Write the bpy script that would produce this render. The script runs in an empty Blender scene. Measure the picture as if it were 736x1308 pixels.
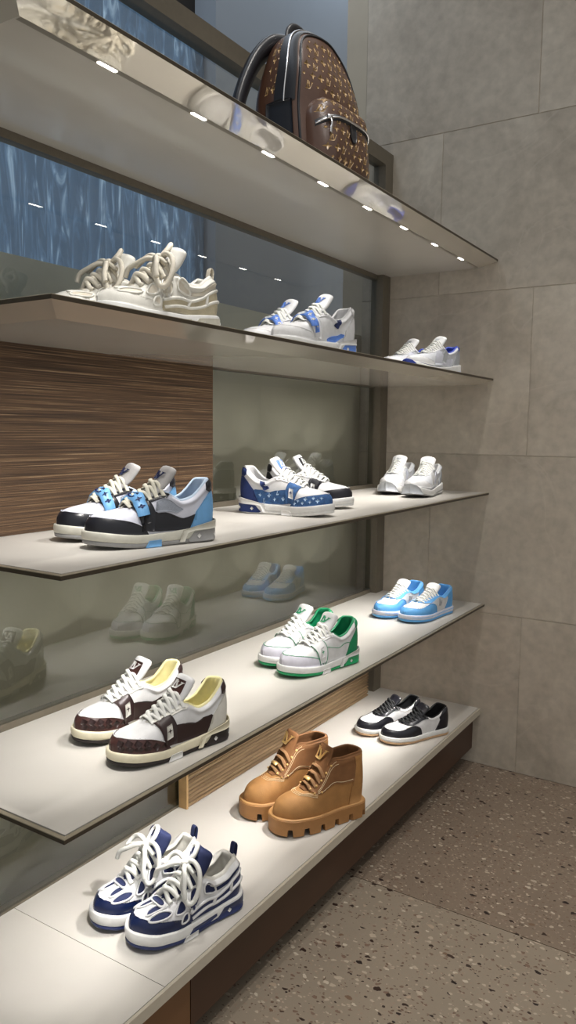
import bpy, bmesh, math, random
from mathutils import Vector, Matrix
random.seed(5)
PI = math.pi
scn = bpy.context.scene
COL = scn.collection

# ------------------------------------------------------------------ helpers
def pchip(pts, n=400):
    xs = [p[0] for p in pts]; ys = [p[1] for p in pts]; k = len(xs)
    h = [xs[i+1]-xs[i] for i in range(k-1)]
    d = [(ys[i+1]-ys[i])/h[i] for i in range(k-1)]
    m = [0]*k
    m[0] = d[0]; m[-1] = d[-1]
    for i in range(1, k-1):
        if d[i-1]*d[i] > 0:
            w1 = 2*h[i]+h[i-1]; w2 = h[i]+2*h[i-1]
            m[i] = (w1+w2)/(w1/d[i-1]+w2/d[i])
    a, b = xs[0], xs[-1]
    tab = []
    j = 0
    for q in range(n+1):
        x = a+(b-a)*q/n
        while j < k-2 and x > xs[j+1]: j += 1
        t = (x-xs[j])/h[j]
        tab.append((2*t**3-3*t*t+1)*ys[j]+(t**3-2*t*t+t)*h[j]*m[j]+(-2*t**3+3*t*t)*ys[j+1]+(t**3-t*t)*h[j]*m[j+1])
    def f(x):
        u = (x-a)/(b-a)*n
        if u <= 0: return tab[0]
        if u >= n: return tab[n]
        i = int(u); u -= i
        return tab[i]*(1-u)+tab[i+1]*u
    return f

def smooth01(a, b, x):
    t = max(0, min(1, (x-a)/(b-a))); return t*t*(3-2*t)

def catmull(pts, n=8, closed=False):
    P = [Vector(p) for p in pts]; out = []
    k = len(P)
    rng = range(k) if closed else range(k-1)
    for i in rng:
        if closed: a, b, c, d = P[(i-1) % k], P[i], P[(i+1) % k], P[(i+2) % k]
        else: a, b, c, d = P[max(i-1, 0)], P[i], P[i+1], P[min(i+2, k-1)]
        for j in range(n):
            t = j/n
            out.append(0.5*((2*b)+(c-a)*t+(2*a-5*b+4*c-d)*t*t+(3*b-a-3*c+d)*t**3))
    if not closed: out.append(P[-1])
    return out

class MB:
    """collects geometry for ONE mesh object"""
    def __init__(s): s.v = []; s.f = []; s.sm = []
    def add(s, verts, faces, smooth=True):
        o = len(s.v); s.v += [tuple(p) for p in verts]
        s.f += [tuple(i+o for i in f) for f in faces]
        s.sm += [smooth]*len(faces)
    def box(s, x0, x1, y0, y1, z0, z1):
        v = [(x, y, z) for x in (x0, x1) for y in (y0, y1) for z in (z0, z1)]
        s.add(v, [(0,1,3,2),(4,6,7,5),(0,4,5,1),(2,3,7,6),(0,2,6,4),(1,5,7,3)], False)
    def grid(s, rows, closed_u=False, closed_v=False, smooth=True):
        n = len(rows); m = len(rows[0]); v = [p for r in rows for p in r]; f = []
        for i in range(n if closed_u else n-1):
            for j in range(m if closed_v else m-1):
                a = i*m+j; b = i*m+(j+1) % m; c = ((i+1) % n)*m+(j+1) % m; d = ((i+1) % n)*m+j
                f.append((a, b, c, d))
        s.add(v, f, smooth)
    def tube(s, pts, r, seg=8, flat=None, up=None, closed=False, cap=True):
        """r radius (number or list); flat = thickness radius for ribbon section"""
        P = [Vector(p) for p in pts]; n = len(P); rows = []
        prev = None
        for i, p in enumerate(P):
            if closed: t = P[(i+1) % n]-P[(i-1) % n]
            else: t = P[min(i+1, n-1)]-P[max(i-1, 0)]
            if t.length < 1e-9: t = Vector((1, 0, 0))
            t.normalize()
            if up is not None:
                u = Vector(up[i] if isinstance(up, list) else up)
            elif prev is None:
                u = Vector((0, 0, 1)) if abs(t.z) < .9 else Vector((1, 0, 0))
            else: u = prev
            u = u-t*u.dot(t)
            if u.length < 1e-6: u = t.orthogonal()
            u.normalize(); prev = u
            w = t.cross(u)
            ri = r[i] if isinstance(r, (list, tuple)) else r
            fi = ri if flat is None else flat
            rows.append([p+w*(ri*math.cos(2*PI*k/seg))+u*(fi*math.sin(2*PI*k/seg)) for k in range(seg)])
        o = len(s.v)
        s.grid(rows, closed_u=closed, closed_v=True)
        if cap and not closed:
            s.f.append(tuple(o+k for k in range(seg))); s.sm.append(True)
            s.f.append(tuple(o+(n-1)*seg+k for k in range(seg))); s.sm.append(True)
    def ball(s, c, r, nu=8, nv=6, sc=(1,1,1)):
        rows = []
        for j in range(nv+1):
            a = PI*j/nv-PI/2
            rows.append([(c[0]+r*sc[0]*math.cos(a)*math.cos(2*PI*i/nu), c[1]+r*sc[1]*math.cos(a)*math.sin(2*PI*i/nu), c[2]+r*sc[2]*math.sin(a)) for i in range(nu)])
        s.grid(rows, closed_v=True)
    def build(s, name, mat, parent=None, recalc=True, merge=1e-6):
        me = bpy.data.meshes.new(name)
        me.from_pydata(s.v, [], s.f)
        me.polygons.foreach_set('use_smooth', s.sm)
        bm = bmesh.new(); bm.from_mesh(me)
        if merge: bmesh.ops.remove_doubles(bm, verts=bm.verts, dist=merge)
        bmesh.ops.dissolve_degenerate(bm, dist=1e-7, edges=bm.edges)
        if recalc: bmesh.ops.recalc_face_normals(bm, faces=bm.faces)
        bm.to_mesh(me); bm.free()
        me.materials.append(mat)
        o = bpy.data.objects.new(name, me); COL.objects.link(o)
        if parent is not None: o.parent = parent
        return o

def empty(name, loc, rz=0):
    o = bpy.data.objects.new(name, None); COL.objects.link(o)
    o.location = loc; o.rotation_euler = (0, 0, rz); o.empty_display_size = .05
    return o

def fuse(a, b):
    """merge surface pattern b into the mesh of a as a second material"""
    n = len(a.data.materials)
    bm = bmesh.new(); bm.from_mesh(a.data); k = len(bm.faces); bm.from_mesh(b.data)
    bm.faces.ensure_lookup_table()
    for f in bm.faces[k:]: f.material_index = n
    bm.to_mesh(a.data); bm.free(); a.data.materials.append(b.data.materials[0])
    bpy.data.objects.remove(b)
    return a

def tag(o, label, cat, group=None, kind=None):
    o['label'] = label; o['category'] = cat
    if group: o['group'] = group
    if kind: o['kind'] = kind
    return o

# ------------------------------------------------------------------ materials
def newmat(name):
    m = bpy.data.materials.new(name); m.use_nodes = True
    nt = m.node_tree; b = nt.nodes['Principled BSDF']
    return m, nt, b

def mat(name, col, rough=.5, metal=0, noise=.06, scale=60, bump=.0, bscale=400, coat=0, spec=.5):
    m, nt, b = newmat(name)
    N = nt.nodes; L = nt.links
    tc = N.new('ShaderNodeTexCoord')
    b.inputs['Roughness'].default_value = rough; b.inputs['Metallic'].default_value = metal
    b.inputs['Specular IOR Level'].default_value = spec
    if coat: b.inputs['Coat Weight'].default_value = coat; b.inputs['Coat Roughness'].default_value = .05
    nz = N.new('ShaderNodeTexNoise'); nz.inputs['Scale'].default_value = scale; nz.inputs['Detail'].default_value = 4
    L.new(tc.outputs['Object'], nz.inputs['Vector'])
    r = N.new('ShaderNodeValToRGB')
    c = Vector(col[:3])
    r.color_ramp.elements[0].position = .3; r.color_ramp.elements[1].position = .7
    r.color_ramp.elements[0].color = (*[max(0, x*(1-noise)) for x in c], 1)
    r.color_ramp.elements[1].color = (*[min(1, x*(1+noise)) for x in c], 1)
    L.new(nz.outputs['Fac'], r.inputs['Fac']); L.new(r.outputs['Color'], b.inputs['Base Color'])
    if bump:
        nb = N.new('ShaderNodeTexNoise'); nb.inputs['Scale'].default_value = bscale; nb.inputs['Detail'].default_value = 2
        L.new(tc.outputs['Object'], nb.inputs['Vector'])
        bp = N.new('ShaderNodeBump'); bp.inputs['Strength'].default_value = bump; bp.inputs['Distance'].default_value = .001
        L.new(nb.outputs['Fac'], bp.inputs['Height']); L.new(bp.outputs['Normal'], b.inputs['Normal'])
    return m

def srgb(r, g, b):
    f = lambda c: (c/255/12.92) if c <= 10 else ((c/255+.055)/1.055)**2.4
    return (f(r), f(g), f(b))

M = {}
M['white'] = mat('white_leather', srgb(216,216,217), .42, bump=.12)
M['offwhite'] = mat('off_white_leather', srgb(214,212,204), .5, bump=.12)
M['whitemesh'] = mat('white_mesh', srgb(202,204,209), .75, bump=.5, bscale=900)
M['cream'] = mat('cream_rubber', srgb(226,218,192), .5)
M['creamlining'] = mat('cream_lining', srgb(236,228,172), .75, bump=.2)
M['whiterubber'] = mat('white_rubber', srgb(220,220,218), .5)
M['bone'] = mat('bone_rubber', srgb(206,204,192), .5)
M['brown'] = mat('dark_brown_leather', srgb(66,40,37), .4, bump=.1)
M['brown2'] = mat('deep_brown_leather', srgb(46,28,28), .38, bump=.1)
M['browncheck'] = mat('brown_check_leather', srgb(86,54,46), .4)
M['darkrubber'] = mat('dark_rubber', srgb(36,28,27), .6)
M['navy'] = mat('navy_leather', srgb(28,42,88), .38, bump=.1)
M['navygloss'] = mat('glossy_navy_leather', srgb(18,30,66), .18, bump=.5, bscale=700)
M['navymesh'] = mat('navy_textile', srgb(30,40,80), .8, bump=.5, bscale=1200)
M['black'] = mat('black_leather', srgb(26,27,34), .32, bump=.1)
M['blackmat'] = mat('black_textile', srgb(16,17,20), .8, bump=.3)
M['grey'] = mat('grey_suede', srgb(165,163,162), .8, bump=.3)
M['greymesh'] = mat('grey_mesh', srgb(150,156,168), .8, noise=.25, scale=900, bump=.6, bscale=1400)
M['palegrey'] = mat('pale_grey_leather', srgb(208,210,222), .55, bump=.1)
M['lavender'] = mat('lavender_grey_leather', srgb(206,204,216), .5)
M['ltblue'] = mat('light_blue_leather', srgb(112,170,222), .45, bump=.1)
M['sky'] = mat('sky_blue_leather', srgb(96,166,226), .45, bump=.1)
M['paleblue'] = mat('pale_blue_lining', srgb(186,204,224), .7)
M['cornblue'] = mat('cornflower_blue_leather', srgb(92,134,216), .45)
M['royal'] = mat('royal_blue_leather', srgb(36,66,176), .45)
M['denim'] = mat('blue_denim', srgb(52,90,140), .8, noise=.25, scale=120, bump=.5, bscale=1500)
M['denimlt'] = mat('washed_denim_print', srgb(160,186,214), .8)
M['denimdk'] = mat('dark_denim', srgb(30,50,104), .75, bump=.4, bscale=1500)
M['green'] = mat('green_leather', srgb(22,140,92), .45, bump=.1)
M['greenrub'] = mat('green_rubber', srgb(16,150,92), .5)
M['silver'] = mat('silver_panel', srgb(176,180,186), .35)
M['shoegrey'] = mat('grey_rubber', srgb(150,150,150), .6)
M['ecru'] = mat('ecru_suede', srgb(186,176,150), .8, bump=.4, noise=.12)
M['beige'] = mat('beige_leather', srgb(206,198,182), .55, bump=.15)
M['taupe'] = mat('taupe_rope', srgb(204,198,184), .85, bump=.3)
M['gum'] = mat('gum_rubber', srgb(190,156,120), .55)
M['tan'] = mat('tan_nubuck', srgb(160,115,65), .75, noise=.10, scale=40, bump=.3, bscale=500)
M['tanrub'] = mat('tan_rubber', srgb(154,109,62), .6)
M['tandk'] = mat('brown_nubuck', srgb(122,82,47), .8, noise=.10, bump=.3)
M['tanlace'] = mat('brown_lace', srgb(136,100,66), .85, bump=.4)
M['stitch'] = mat('cream_thread', srgb(226,206,168), .7)
M['welt'] = mat('tan_welt', srgb(178,134,84), .6)
M['gold'] = mat('gold_metal', srgb(236,200,132), .38, metal=.7, noise=.02)
M['lace'] = mat('white_lace', srgb(222,222,217), .8, bump=.3, bscale=900)
M['lacecream'] = mat('cream_lace', srgb(206,202,186), .8, bump=.3, bscale=900)
M['chrome'] = mat('bright_metal', (.8,.8,.82), .2, metal=1, noise=.02)

# ------------------------------------------------------------------ surface patches
def clip_cell(poly, x0, x1, y0, y1):
    def clip(P, ax, val, sgn):
        out = []
        n = len(P)
        for i in range(n):
            a = P[i]; b = P[(i+1) % n]
            da = (a[ax]-val)*sgn; db = (b[ax]-val)*sgn
            if da >= 0: out.append(a)
            if (da > 0 and db < 0) or (da < 0 and db > 0):
                t = da/(da-db)
                q = [a[0]+(b[0]-a[0])*t, a[1]+(b[1]-a[1])*t]; q[ax] = val
                out.append(tuple(q))
        return out
    P = poly
    for ax, val, sg in ((0, x0, 1), (0, x1, -1), (1, y0, 1), (1, y1, -1)):
        P = clip(P, ax, val, sg)
        if len(P) < 3: return []
    return P

def smooth_poly(poly, n=5):
    return [(p.x, p.y) for p in catmull([Vector((a, b, 0)) for a, b in poly], n, True)]

def tri_area(P):
    return abs(sum(P[i][0]*P[(i+1) % len(P)][1]-P[(i+1) % len(P)][0]*P[i][1] for i in range(len(P))))/2

def patch(mb, surf, poly, off, du=.04, dv=.08, rim=.0015, cen=None):
    """thick patch over surf(u,v)->Vector cut to poly; off metres above the surface"""
    us = [p[0] for p in poly]; vs = [p[1] for p in poly]
    u0, u1, v0, v1 = min(us), max(us), min(vs), max(vs)
    nu = max(1, int(math.ceil((u1-u0)/du))); nv = max(1, int(math.ceil((v1-v0)/dv)))
    gu = [u0+(u1-u0)*i/nu for i in range(nu+1)]; gv = [v0+(v1-v0)*i/nv for i in range(nv+1)]
    key = {}; uv = []; faces = []
    def vid(p):
        k = (round(p[0], 6), round(p[1], 6))
        if k not in key: key[k] = len(uv); uv.append(p)
        return key[k]
    for i in range(nu):
        for j in range(nv):
            P = clip_cell(poly, gu[i], gu[i+1], gv[j], gv[j+1])
            if len(P) < 3 or tri_area(P) < 1e-9: continue
            ids = []
            for p in P:
                q = vid(p)
                if not ids or ids[-1] != q: ids.append(q)
            if len(ids) > 1 and ids[0] == ids[-1]: ids.pop()
            if len(ids) >= 3 and len(set(ids)) == len(ids): faces.append(ids)
    top = []; bot = []
    for (u, v) in uv:
        p, n = snormal(surf, u, v, cen)
        top.append(p+n*off); bot.append(p+n*(off-rim))
    mb.add(top, faces, True)
    ed = {}
    for f in faces:
        for a, b in zip(f, f[1:]+f[:1]):
            ed[(a, b)] = 1
    o = [(a, b) for (a, b) in ed if (b, a) not in ed]
    vv = []; ff = []
    for a, b in o:
        k = len(vv); vv += [top[a], top[b], bot[b], bot[a]]; ff.append((k, k+1, k+2, k+3))
    mb.add(vv, ff, False)

def snormal(surf, u, v, cen=None):
    e = 2e-3
    p = surf(u, v)
    a = surf(u+e, v)-surf(u-e, v); b = surf(u, v+e)-surf(u, v-e)
    n = a.cross(b)
    if n.length < 1e-12: n = Vector((0, 0, 1))
    n.normalize()
    if cen is not None and n.dot(p-cen) < 0: n = -n
    return p, n

def line_on(mb, surf, pts, r, off, cen=None, closed=False, n=5, seg=6):
    P = catmull([Vector((a, b, 0)) for a, b in pts], n, closed)
    out = []
    for q in P:
        p, nn = snormal(surf, q.x, q.y, cen); out.append(p+nn*off)
    mb.tube(out, r, seg=seg, closed=closed)

# unit shapes (letters and emblems), drawn in a 0..1 box
LT = [(.18,1),(.50,1),(.49,.93),(.41,.90),(.27,.17),(.46,.16),(.62,.36),(.70,.36),(.62,0),(0,0),(.01,.06),(.09,.09),(.25,.90),(.17,.93)]
VT = [(.30,.86),(.62,.86),(.62,.79),(.54,.77),(.66,.28),(.92,.77),(.82,.79),(.82,.86),(1.12,.86),(1.11,.79),(1.03,.77),(.66,.02),(.58,.02),(.40,.77),(.31,.79)]
def star4(r=.5, q=.17):
    return [(.5+(r if i % 2 == 0 else q)*math.cos(i*PI/4), .5+(r if i % 2 == 0 else q)*math.sin(i*PI/4)) for i in range(8)]
def flower4(r=.5):
    out = []
    for i in range(32):
        a = 2*PI*i/32
        out.append((.5+(.16+(r-.16)*abs(math.cos(2*a)))*math.cos(a), .5+(.16+(r-.16)*abs(math.cos(2*a)))*math.sin(a)))
    return out
def diamond(r=.5): return [(.5+r,.5),(.5,.5+r),(.5-r,.5),(.5,.5-r)]
def ring(r=.5, w=.12, n=14):
    a = [(.5+r*math.cos(2*PI*i/n), .5+r*math.sin(2*PI*i/n)) for i in range(n+1)]
    b = [(.5+(r-w)*math.cos(2*PI*i/n), .5+(r-w)*math.sin(2*PI*i/n)) for i in range(n, -1, -1)]
    return a+b
def circle(r=.5, n=14): return [(.5+r*math.cos(2*PI*i/n), .5+r*math.sin(2*PI*i/n)) for i in range(n)]
def place_shape(shape, org, ux, uy):
    return [(org[0]+ux[0]*a+uy[0]*b, org[1]+ux[1]*a+uy[1]*b) for a, b in shape]
# ------------------------------------------------------------------ shoe builder
def l2s(l): return math.acos(max(-1, min(1, 1-2*l)))/PI
def s2l(s): return (1-math.cos(PI*s))/2

BASE = dict(
    L=.288, zb=.026, spring=.010, inset=.0035,
    W=[(0,.036),(.15,.038),(.35,.038),(.5,.041),(.7,.050),(.85,.0485),(1,.040)],
    H=[(0,.106),(.05,.105),(.10,.096),(.15,.083),(.22,.069),(.3,.064),(.40,.078),(.45,.083),(.55,.073),(.65,.061),(.74,.051),(.86,.041),(.95,.031),(1,.016)],
    G=[(0,.028),(.3,.029),(.42,.025),(.5,.019),(.62,.014),(.69,.010),(.725,0),(1,0)],
    E=[(0,2.6),(.4,2.5),(.7,2.45),(1,2.5)],
    TM=[(0,62),(.3,62),(.45,74),(.6,86),(.7,90),(1,90)],
    MT=[(0,.036),(.2,.033),(.4,.029),(.7,.027),(1,.028)],     # midsole top
    zo=.010, so=.003, heel=.007, pad=.006,
    tongue=[(.76,.070),(.68,.084),(.60,.098),(.52,.113),(.46,.127),(.42,.140),(.39,.152)],
    tw=[(0,.014),(.3,.019),(.7,.028),(1,.030)], tt=.0065, sag=.008)

class Shoe:
    def __init__(s, name, sp, mir):
        s.p = dict(BASE); s.p.update(sp); p = s.p
        s.mir = mir; s.L = p['L']; s.zb = p['zb']
        for k in ('W','H','G','E','TM','MT'): setattr(s, 'f'+k, pchip(p[k]))
        s.ftw = pchip(p['tw'])
        s.root = empty(name, (0,0,0))
        s.cen = Vector((s.L*.5, 0, s.zb+.01))
        s.parts = {}
        # arc-length table of the sole outline
        n = 240; s.arc = [(0, 0)]; acc = 0; q = None
        for i in range(n+1):
            l = s2l(i/n); pt = (l*s.L, s.wl(l))
            if q: acc += math.hypot(pt[0]-q[0], pt[1]-q[1])
            s.arc.append((acc, i/n)); q = pt
        s.arc.pop(0); s.half = acc
    def wl(s, l):
        w = s.fW(l)
        a = 1-min(l/.115, 1); b = 1-min((1-l)/.19, 1)
        return w*math.sqrt(max(0, 1-a*a))*math.sqrt(max(0, 1-b**2.3))
    def yc(s, l): return s.mir*(.007*smooth01(.45, 1, l)-.003*smooth01(.2,.5,l)*(1-smooth01(.5,.8,l)))
    def dz(s, l): return s.p['spring']*smooth01(.60, 1.05, l)**1.2
    def fin(s, x, y, z):
        l = max(0, min(1, x/s.L))
        return Vector((x, y+s.yc(l), z+s.dz(l)))
    def S(s, ss, v):
        ss = max(0, min(1, ss)); l = s2l(ss)
        sd = 1 if v >= 0 else -1; t = max(0, min(1, 1-abs(v)))
        w = max(0, s.wl(l)-s.p['inset']*min(1, s.wl(l)/.02)); g = min(s.fG(l), w*.86); h = s.fH(l); e = 2/s.fE(l)
        tm = math.radians(s.fTM(l)); th = t*tm
        c1 = max(0, math.cos(tm))**e if tm < 1.57 else 0
        cy = (max(0, math.cos(th))**e-c1)/(1-c1); sz = (math.sin(th)/math.sin(tm))**e if th > 0 else 0
        y = g+(w-g)*max(cy, 0); z = h*sz
        if l < .5: y += s.p['pad']*math.exp(-((t-.84)/.12)**2)*(1-smooth01(.34,.5,l))*min(1, w/.02)
        y += .0025*math.sin(PI*t)*(1-smooth01(.6,.9,l))*min(1, w/.02)
        hx = (1-smooth01(0, .22, l))
        zz = z/max(h, .001)
        x = l*s.L+s.p['inset']*(1-2*l)+hx*s.p['heel']*(-.9*math.sin(PI*min(1, zz*1.1))*.6+.55*zz*zz)
        x = max(x, -.01)
        return s.fin(x, sd*y, s.zb+z)
    def at(s, l, t, side=1, off=0):
        p, n = snormal(s.S, l2s(l), side*(1-t), s.cen); return p+n*off
    # ---- main shells
    def upper(s, m, name='upper'):
        mb = MB(); NS, NT = 74, 16
        for sd in (1, -1):
            rows = []
            for i in range(NS+1):
                rows.append([s.S(i/NS, sd*(1-j/NT) if j < NT else sd*1e-9) for j in range(NT+1)])
            mb.grid(rows)
        o = mb.build(name, m, s.root, merge=2e-5); s.parts[name] = o; return o
    def lining(s, m, thick=.007, floor=None, name='lining'):
        mb = MB(); NS = 60; lmax = s.p.get('lmax', .70); smax = l2s(lmax)
        for sd in (1, -1):
            rows = []
            for i in range(NS+1):
                ss = smax*i/NS
                top = s.S(ss, sd*1e-6)
                p, n = snormal(s.S, max(ss, .004), sd*.45, s.cen)
                nh = Vector((n.x, n.y, 0)); nh.normalize()
                l = s2l(ss)
                tk = min(thick, s.fG(l)*.8)*(1 if l < .45 else max(.35, 1-(l-.45)*3))
                row = []
                r = tk/2
                for k in range(6):
                    a = PI*k/5
                    row.append(top-nh*(r-r*math.cos(a))+Vector((0, 0, r*1.1*math.sin(a))))
                for t in (.8, .6, .4, .2, .05):
                    q = s.S(ss, sd*(1-t)) ; pk = q-nh*(tk+.001)
                    if pk.y*sd < s.yc(l)*sd: pk.y = s.yc(l)
                    row.append(pk)
                q = s.S(ss, sd*1.0); row.append(Vector((max(q.x, .012), s.yc(l), s.zb+.004+s.dz(l))))
                rows.append(row)
            mb.grid(rows)
        o = mb.build(name, m, s.root, merge=2e-5); s.parts[name] = o; return o
    def outl(s, a, o):
        """sole outline point: a in -1..1 signed arc from heel (0) to toe (1)"""
        sd = 1 if a >= 0 else -1; q = min(1, abs(a))*s.half
        lo, hi = 0, len(s.arc)-1
        while hi-lo > 1:
            m_ = (lo+hi)//2
            if s.arc[m_][0] <= q: lo = m_
            else: hi = m_
        t = (q-s.arc[lo][0])/max(1e-9, s.arc[hi][0]-s.arc[lo][0])
        l = s2l(s.arc[lo][1]*(1-t)+s.arc[hi][1]*t)
        w = s.wl(l)
        return l, l*s.L+o*(2*l-1), sd*(w+o*min(1, w/.02))
    def sole_ring(s, zf, o, N=100):
        out = []
        for i in range(N):
            a = -1+2*i/N
            l, x, y = s.outl(a, o)
            out.append(s.fin2(x, y, zf(l) if callable(zf) else zf, l))
        return out
    def fin2(s, x, y, z, l): return Vector((x, y+s.yc(l), z+s.dz(l)))
    def Q(s, a, z):
        """sole side surface: z in 0..1 bottom to top"""
        l, x, y = s.outl(a, s.p['so']+.0006*math.sin(PI*max(0,min(1,z))))
        return s.fin2(x, y, z*s.fMT(l), l)
    def sole(s, mm, mo, midname='midsole', outname='outsole'):
        so = s.p['so']; zo = s.p['zo']; mt = s.fMT
        rings = [s.sole_ring(zo, so-.010), s.sole_ring(zo, so-.001), s.sole_ring(zo+.002, so), s.sole_ring(lambda l: mt(l)*.5+zo*.5, so+.0006),
                 s.sole_ring(lambda l: mt(l)-.003, so), s.sole_ring(lambda l: mt(l)-.0008, so-.0007), s.sole_ring(mt, so-.002), s.sole_ring(lambda l: mt(l)-.001, so-.011)]
        mb = MB(); mb.grid(rings, closed_v=True)
        n = len(rings[0]); b = len(mb.v)-n
        s.parts['midsole'] = mb.build(midname, mm, s.root)
        rings = [s.sole_ring(0, so-.006), s.sole_ring(.0012, so-.0025), s.sole_ring(.003, so-.001), s.sole_ring(zo-.001, so-.0008), s.sole_ring(zo+.0004, so-.003)]
        mb = MB(); mb.grid(rings, closed_v=True); n = len(rings[0])
        mb.f.append(tuple(range(n))); mb.sm.append(False)
        s.parts['outsole'] = mb.build(outname, mo, s.root)
    def lugs(s, m, n=13, depth=.016, h=.030, name='lugged_outsole'):
        so = s.p['so']; N = n*2*24; rows = [[], [], [], [], []]
        for i in range(N):
            a = -1+2*i/N
            l, x, y = s.outl(a, so); l2, x2, y2 = s.outl(a, so-.014); l3, x3, y3 = s.outl(a, so-.004)
            ph = (a*n) % 1.0
            k = 1 if (ph < .70 or .86 < abs(a)) else 0
            zb = depth*(1-k)
            rows[0].append(s.fin2(x2, y2, zb, l)); rows[1].append(s.fin2(x3, y3, zb, l))
            rows[2].append(s.fin2(x, y, zb+.002, l)); rows[3].append(s.fin2(x, y, h-.002, l)); rows[4].append(s.fin2(x3, y3, h, l))
        mb = MB(); mb.grid(rows, closed_v=True, smooth=False)
        core = [s.sole_ring(depth*.8, so-.014), s.sole_ring(h, so-.012)]
        o_ = len(mb.v); mb.grid(core, closed_v=True); n_ = len(core[0])
        mb.f.append(tuple(o_+k for k in range(n_))); mb.sm.append(False)
        s.parts['outsole'] = mb.build(name, m, s.root)
    # ---- panels on the upper / sole / tongue
    def cv(s, poly, kind, side):
        """densify a panel polygon and turn (l,t) or (l,v) into surface (s,v)"""
        n = len(poly); out = []
        for i in range(n):
            a, b = poly[i], poly[(i+1) % n]
            d = math.hypot(b[0]-a[0], (b[1]-a[1])*.4); k = max(1, int(d/.03))
            for j in range(k):
                u = a[0]+(b[0]-a[0])*j/k; v = a[1]+(b[1]-a[1])*j/k
                if kind == 'lt': v = side*(1-v)
                else: v = v*side
                out.append((l2s(u), v))
        return out
    def panel(s, name, poly, m, kind='lt', sides=(1, -1), off=.0018, parent=None, sm=False, rim=.0022):
        outs = []
        if kind == 'lv': sides = (1,)
        for sd in sides:
            q = smooth_poly(poly) if sm else poly
            mb = MB(); patch(mb, s.S, s.cv(q, kind, sd), off, .03, .06, rim, s.cen)
            outs.append(mb.build(name, m, parent or s.root, recalc=False))
        return outs
    def piping(s, name, pts, m, r=.0009, sides=(1, -1), kind='lt', off=.0018, closed=False):
        for sd in ((1,) if kind == 'lv' else sides):
            mb = MB()
            P = [(l2s(a), sd*(1-b) if kind == 'lt' else b) for a, b in pts]
            line_on(mb, s.S, P, r, off, s.cen, closed)
            mb.build(name, m, s.root)
    def decals(s, name, shapes, m, parent, off=.0026, surf=None, du=.05, dv=.1, fz=True):
        mb = MB()
        for sh in shapes: patch(mb, surf or s.S, sh, off, du, dv, .0008, s.cen)
        return fuse(parent, mb.build(name, m, parent, recalc=False)) if fz else mb.build(name, m, parent, recalc=False)
    def side_shape(s, shape, l, t, size, side=1, rot=0):
        """unit shape of `size` metres centred at (l,t) on the upper's side, upright"""
        u0, v0 = l2s(l), side*(1-t)
        e = .004
        p = s.S(u0, v0); du = (s.S(u0+e, v0)-p).length/e; dv = (s.S(u0, v0-side*e)-p).length/e
        sx = -1 if side > 0 else 1     # reading direction runs heelward on the +y side seen from outside
        c, d = math.cos(rot), math.sin(rot); out = []
        for a, b in shape:
            X = (a-.5)*c-(b-.5)*d; Y = (a-.5)*d+(b-.5)*c
            out.append((u0+sx*X*size/du, v0-side*Y*size/dv))
        return out
    def sole_panel(s, name, poly, m, sides=(1, -1), off=.001, parent=None):
        outs = []
        for sd in sides:
            mb = MB(); patch(mb, s.Q, [(sd*a, z) for a, z in poly], off, .03, .5, .002, s.cen)
            outs.append(mb.build(name, m, parent or s.root, recalc=False))
        return outs
    def sole_emblems(s, shapes, m, parents, size=.010, off=.0018):
        for sd, par in zip((1, -1), parents):
            mb = MB()
            for sh, a, z in shapes:
                l, _, _ = s.outl(a, 0); hh = s.fMT(l)
                patch(mb, s.Q, [(sd*(a+(x-.5)*size/s.half), z+(y-.5)*size/hh) for x, y in sh], off, .05, .6, .0006, s.cen)
            fuse(par, mb.build('emblems', m, par, recalc=False))
    # ---- tongue and laces
    def make_tongue(s, m, name='tongue'):
        P = catmull([Vector((l*s.L, 0, z)) for l, z in s.p['tongue']], 6); s.tp = P; n = len(P)
        s.tn = []
        for i in range(n):
            t = P[min(i+1, n-1)]-P[max(i-1, 0)]; t.normalize(); s.tn.append(Vector((-t.z, 0, t.x))*-1)
        s.tn = [v if v.z > 0 or v.x > 0 else -v for v in s.tn]
        mb = MB(); rows = []; K = 20
        for i in range(n+5):
            a = min(i, n-1)/(n-1); q = P[min(i, n-1)]; nn = s.tn[min(i, n-1)]
            t = P[-1]-P[-3]; t.normalize()
            f = 1; th = s.p['tt']*(.6+.5*smooth01(0,.9,a))
            if i >= n:
                k = (i-n+1)/5; f = max(.02, math.sqrt(max(0,1-k*k))); q = q+t*(.012*math.sin(k*PI/2)); th *= max(.1, f)
                f = .35+.65*f if k < 1 else .3
            hw = s.ftw(a)*f; row = []
            for j in range(K):
                ph = 2*PI*j/K; c, d = math.cos(ph), math.sin(ph)
                y = hw*math.copysign(abs(c)**.7, c); o = th*math.copysign(abs(d)**.7, d)-s.p['sag']*(y/hw)**2
                w = q+nn*o; row.append(s.fin(w.x, y, w.z))
            rows.append(row)
        mb.grid(rows, closed_v=True)
        mb.f.append(tuple(range(K))); mb.sm.append(True)
        k0 = len(mb.v)-K; mb.f.append(tuple(k0+i for i in range(K))); mb.sm.append(True)
        o = mb.build(name, m, s.root); s.parts['tongue'] = o; return o
    def TS(s, a, b):
        P = s.tp; n = len(P); u = max(0, a)*(n-1); i = int(min(u, n-2)); t = u-i
        q = P[i].lerp(P[i+1], t); nn = s.tn[i].lerp(s.tn[i+1], min(1, t)).normalized()
        aa = max(0, min(1, a)); hw = s.ftw(aa); th = s.p['tt']*(.6+.5*smooth01(0,.9,aa))
        b = max(-1, min(1, b))
        o = th*(max(0, 1-abs(b)**2.86))**.35-s.p['sag']*b*b
        w = q+nn*o
        return s.fin(w.x, b*hw, w.z)
    def tongue_patch(s, name, poly, m, parent=None, off=.0012, rim=.0018):
        mb = MB(); patch(mb, s.TS, poly, off, .06, .2, rim, s.cen)
        return mb.build(name, m, parent or s.parts['tongue'], recalc=False)
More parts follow.
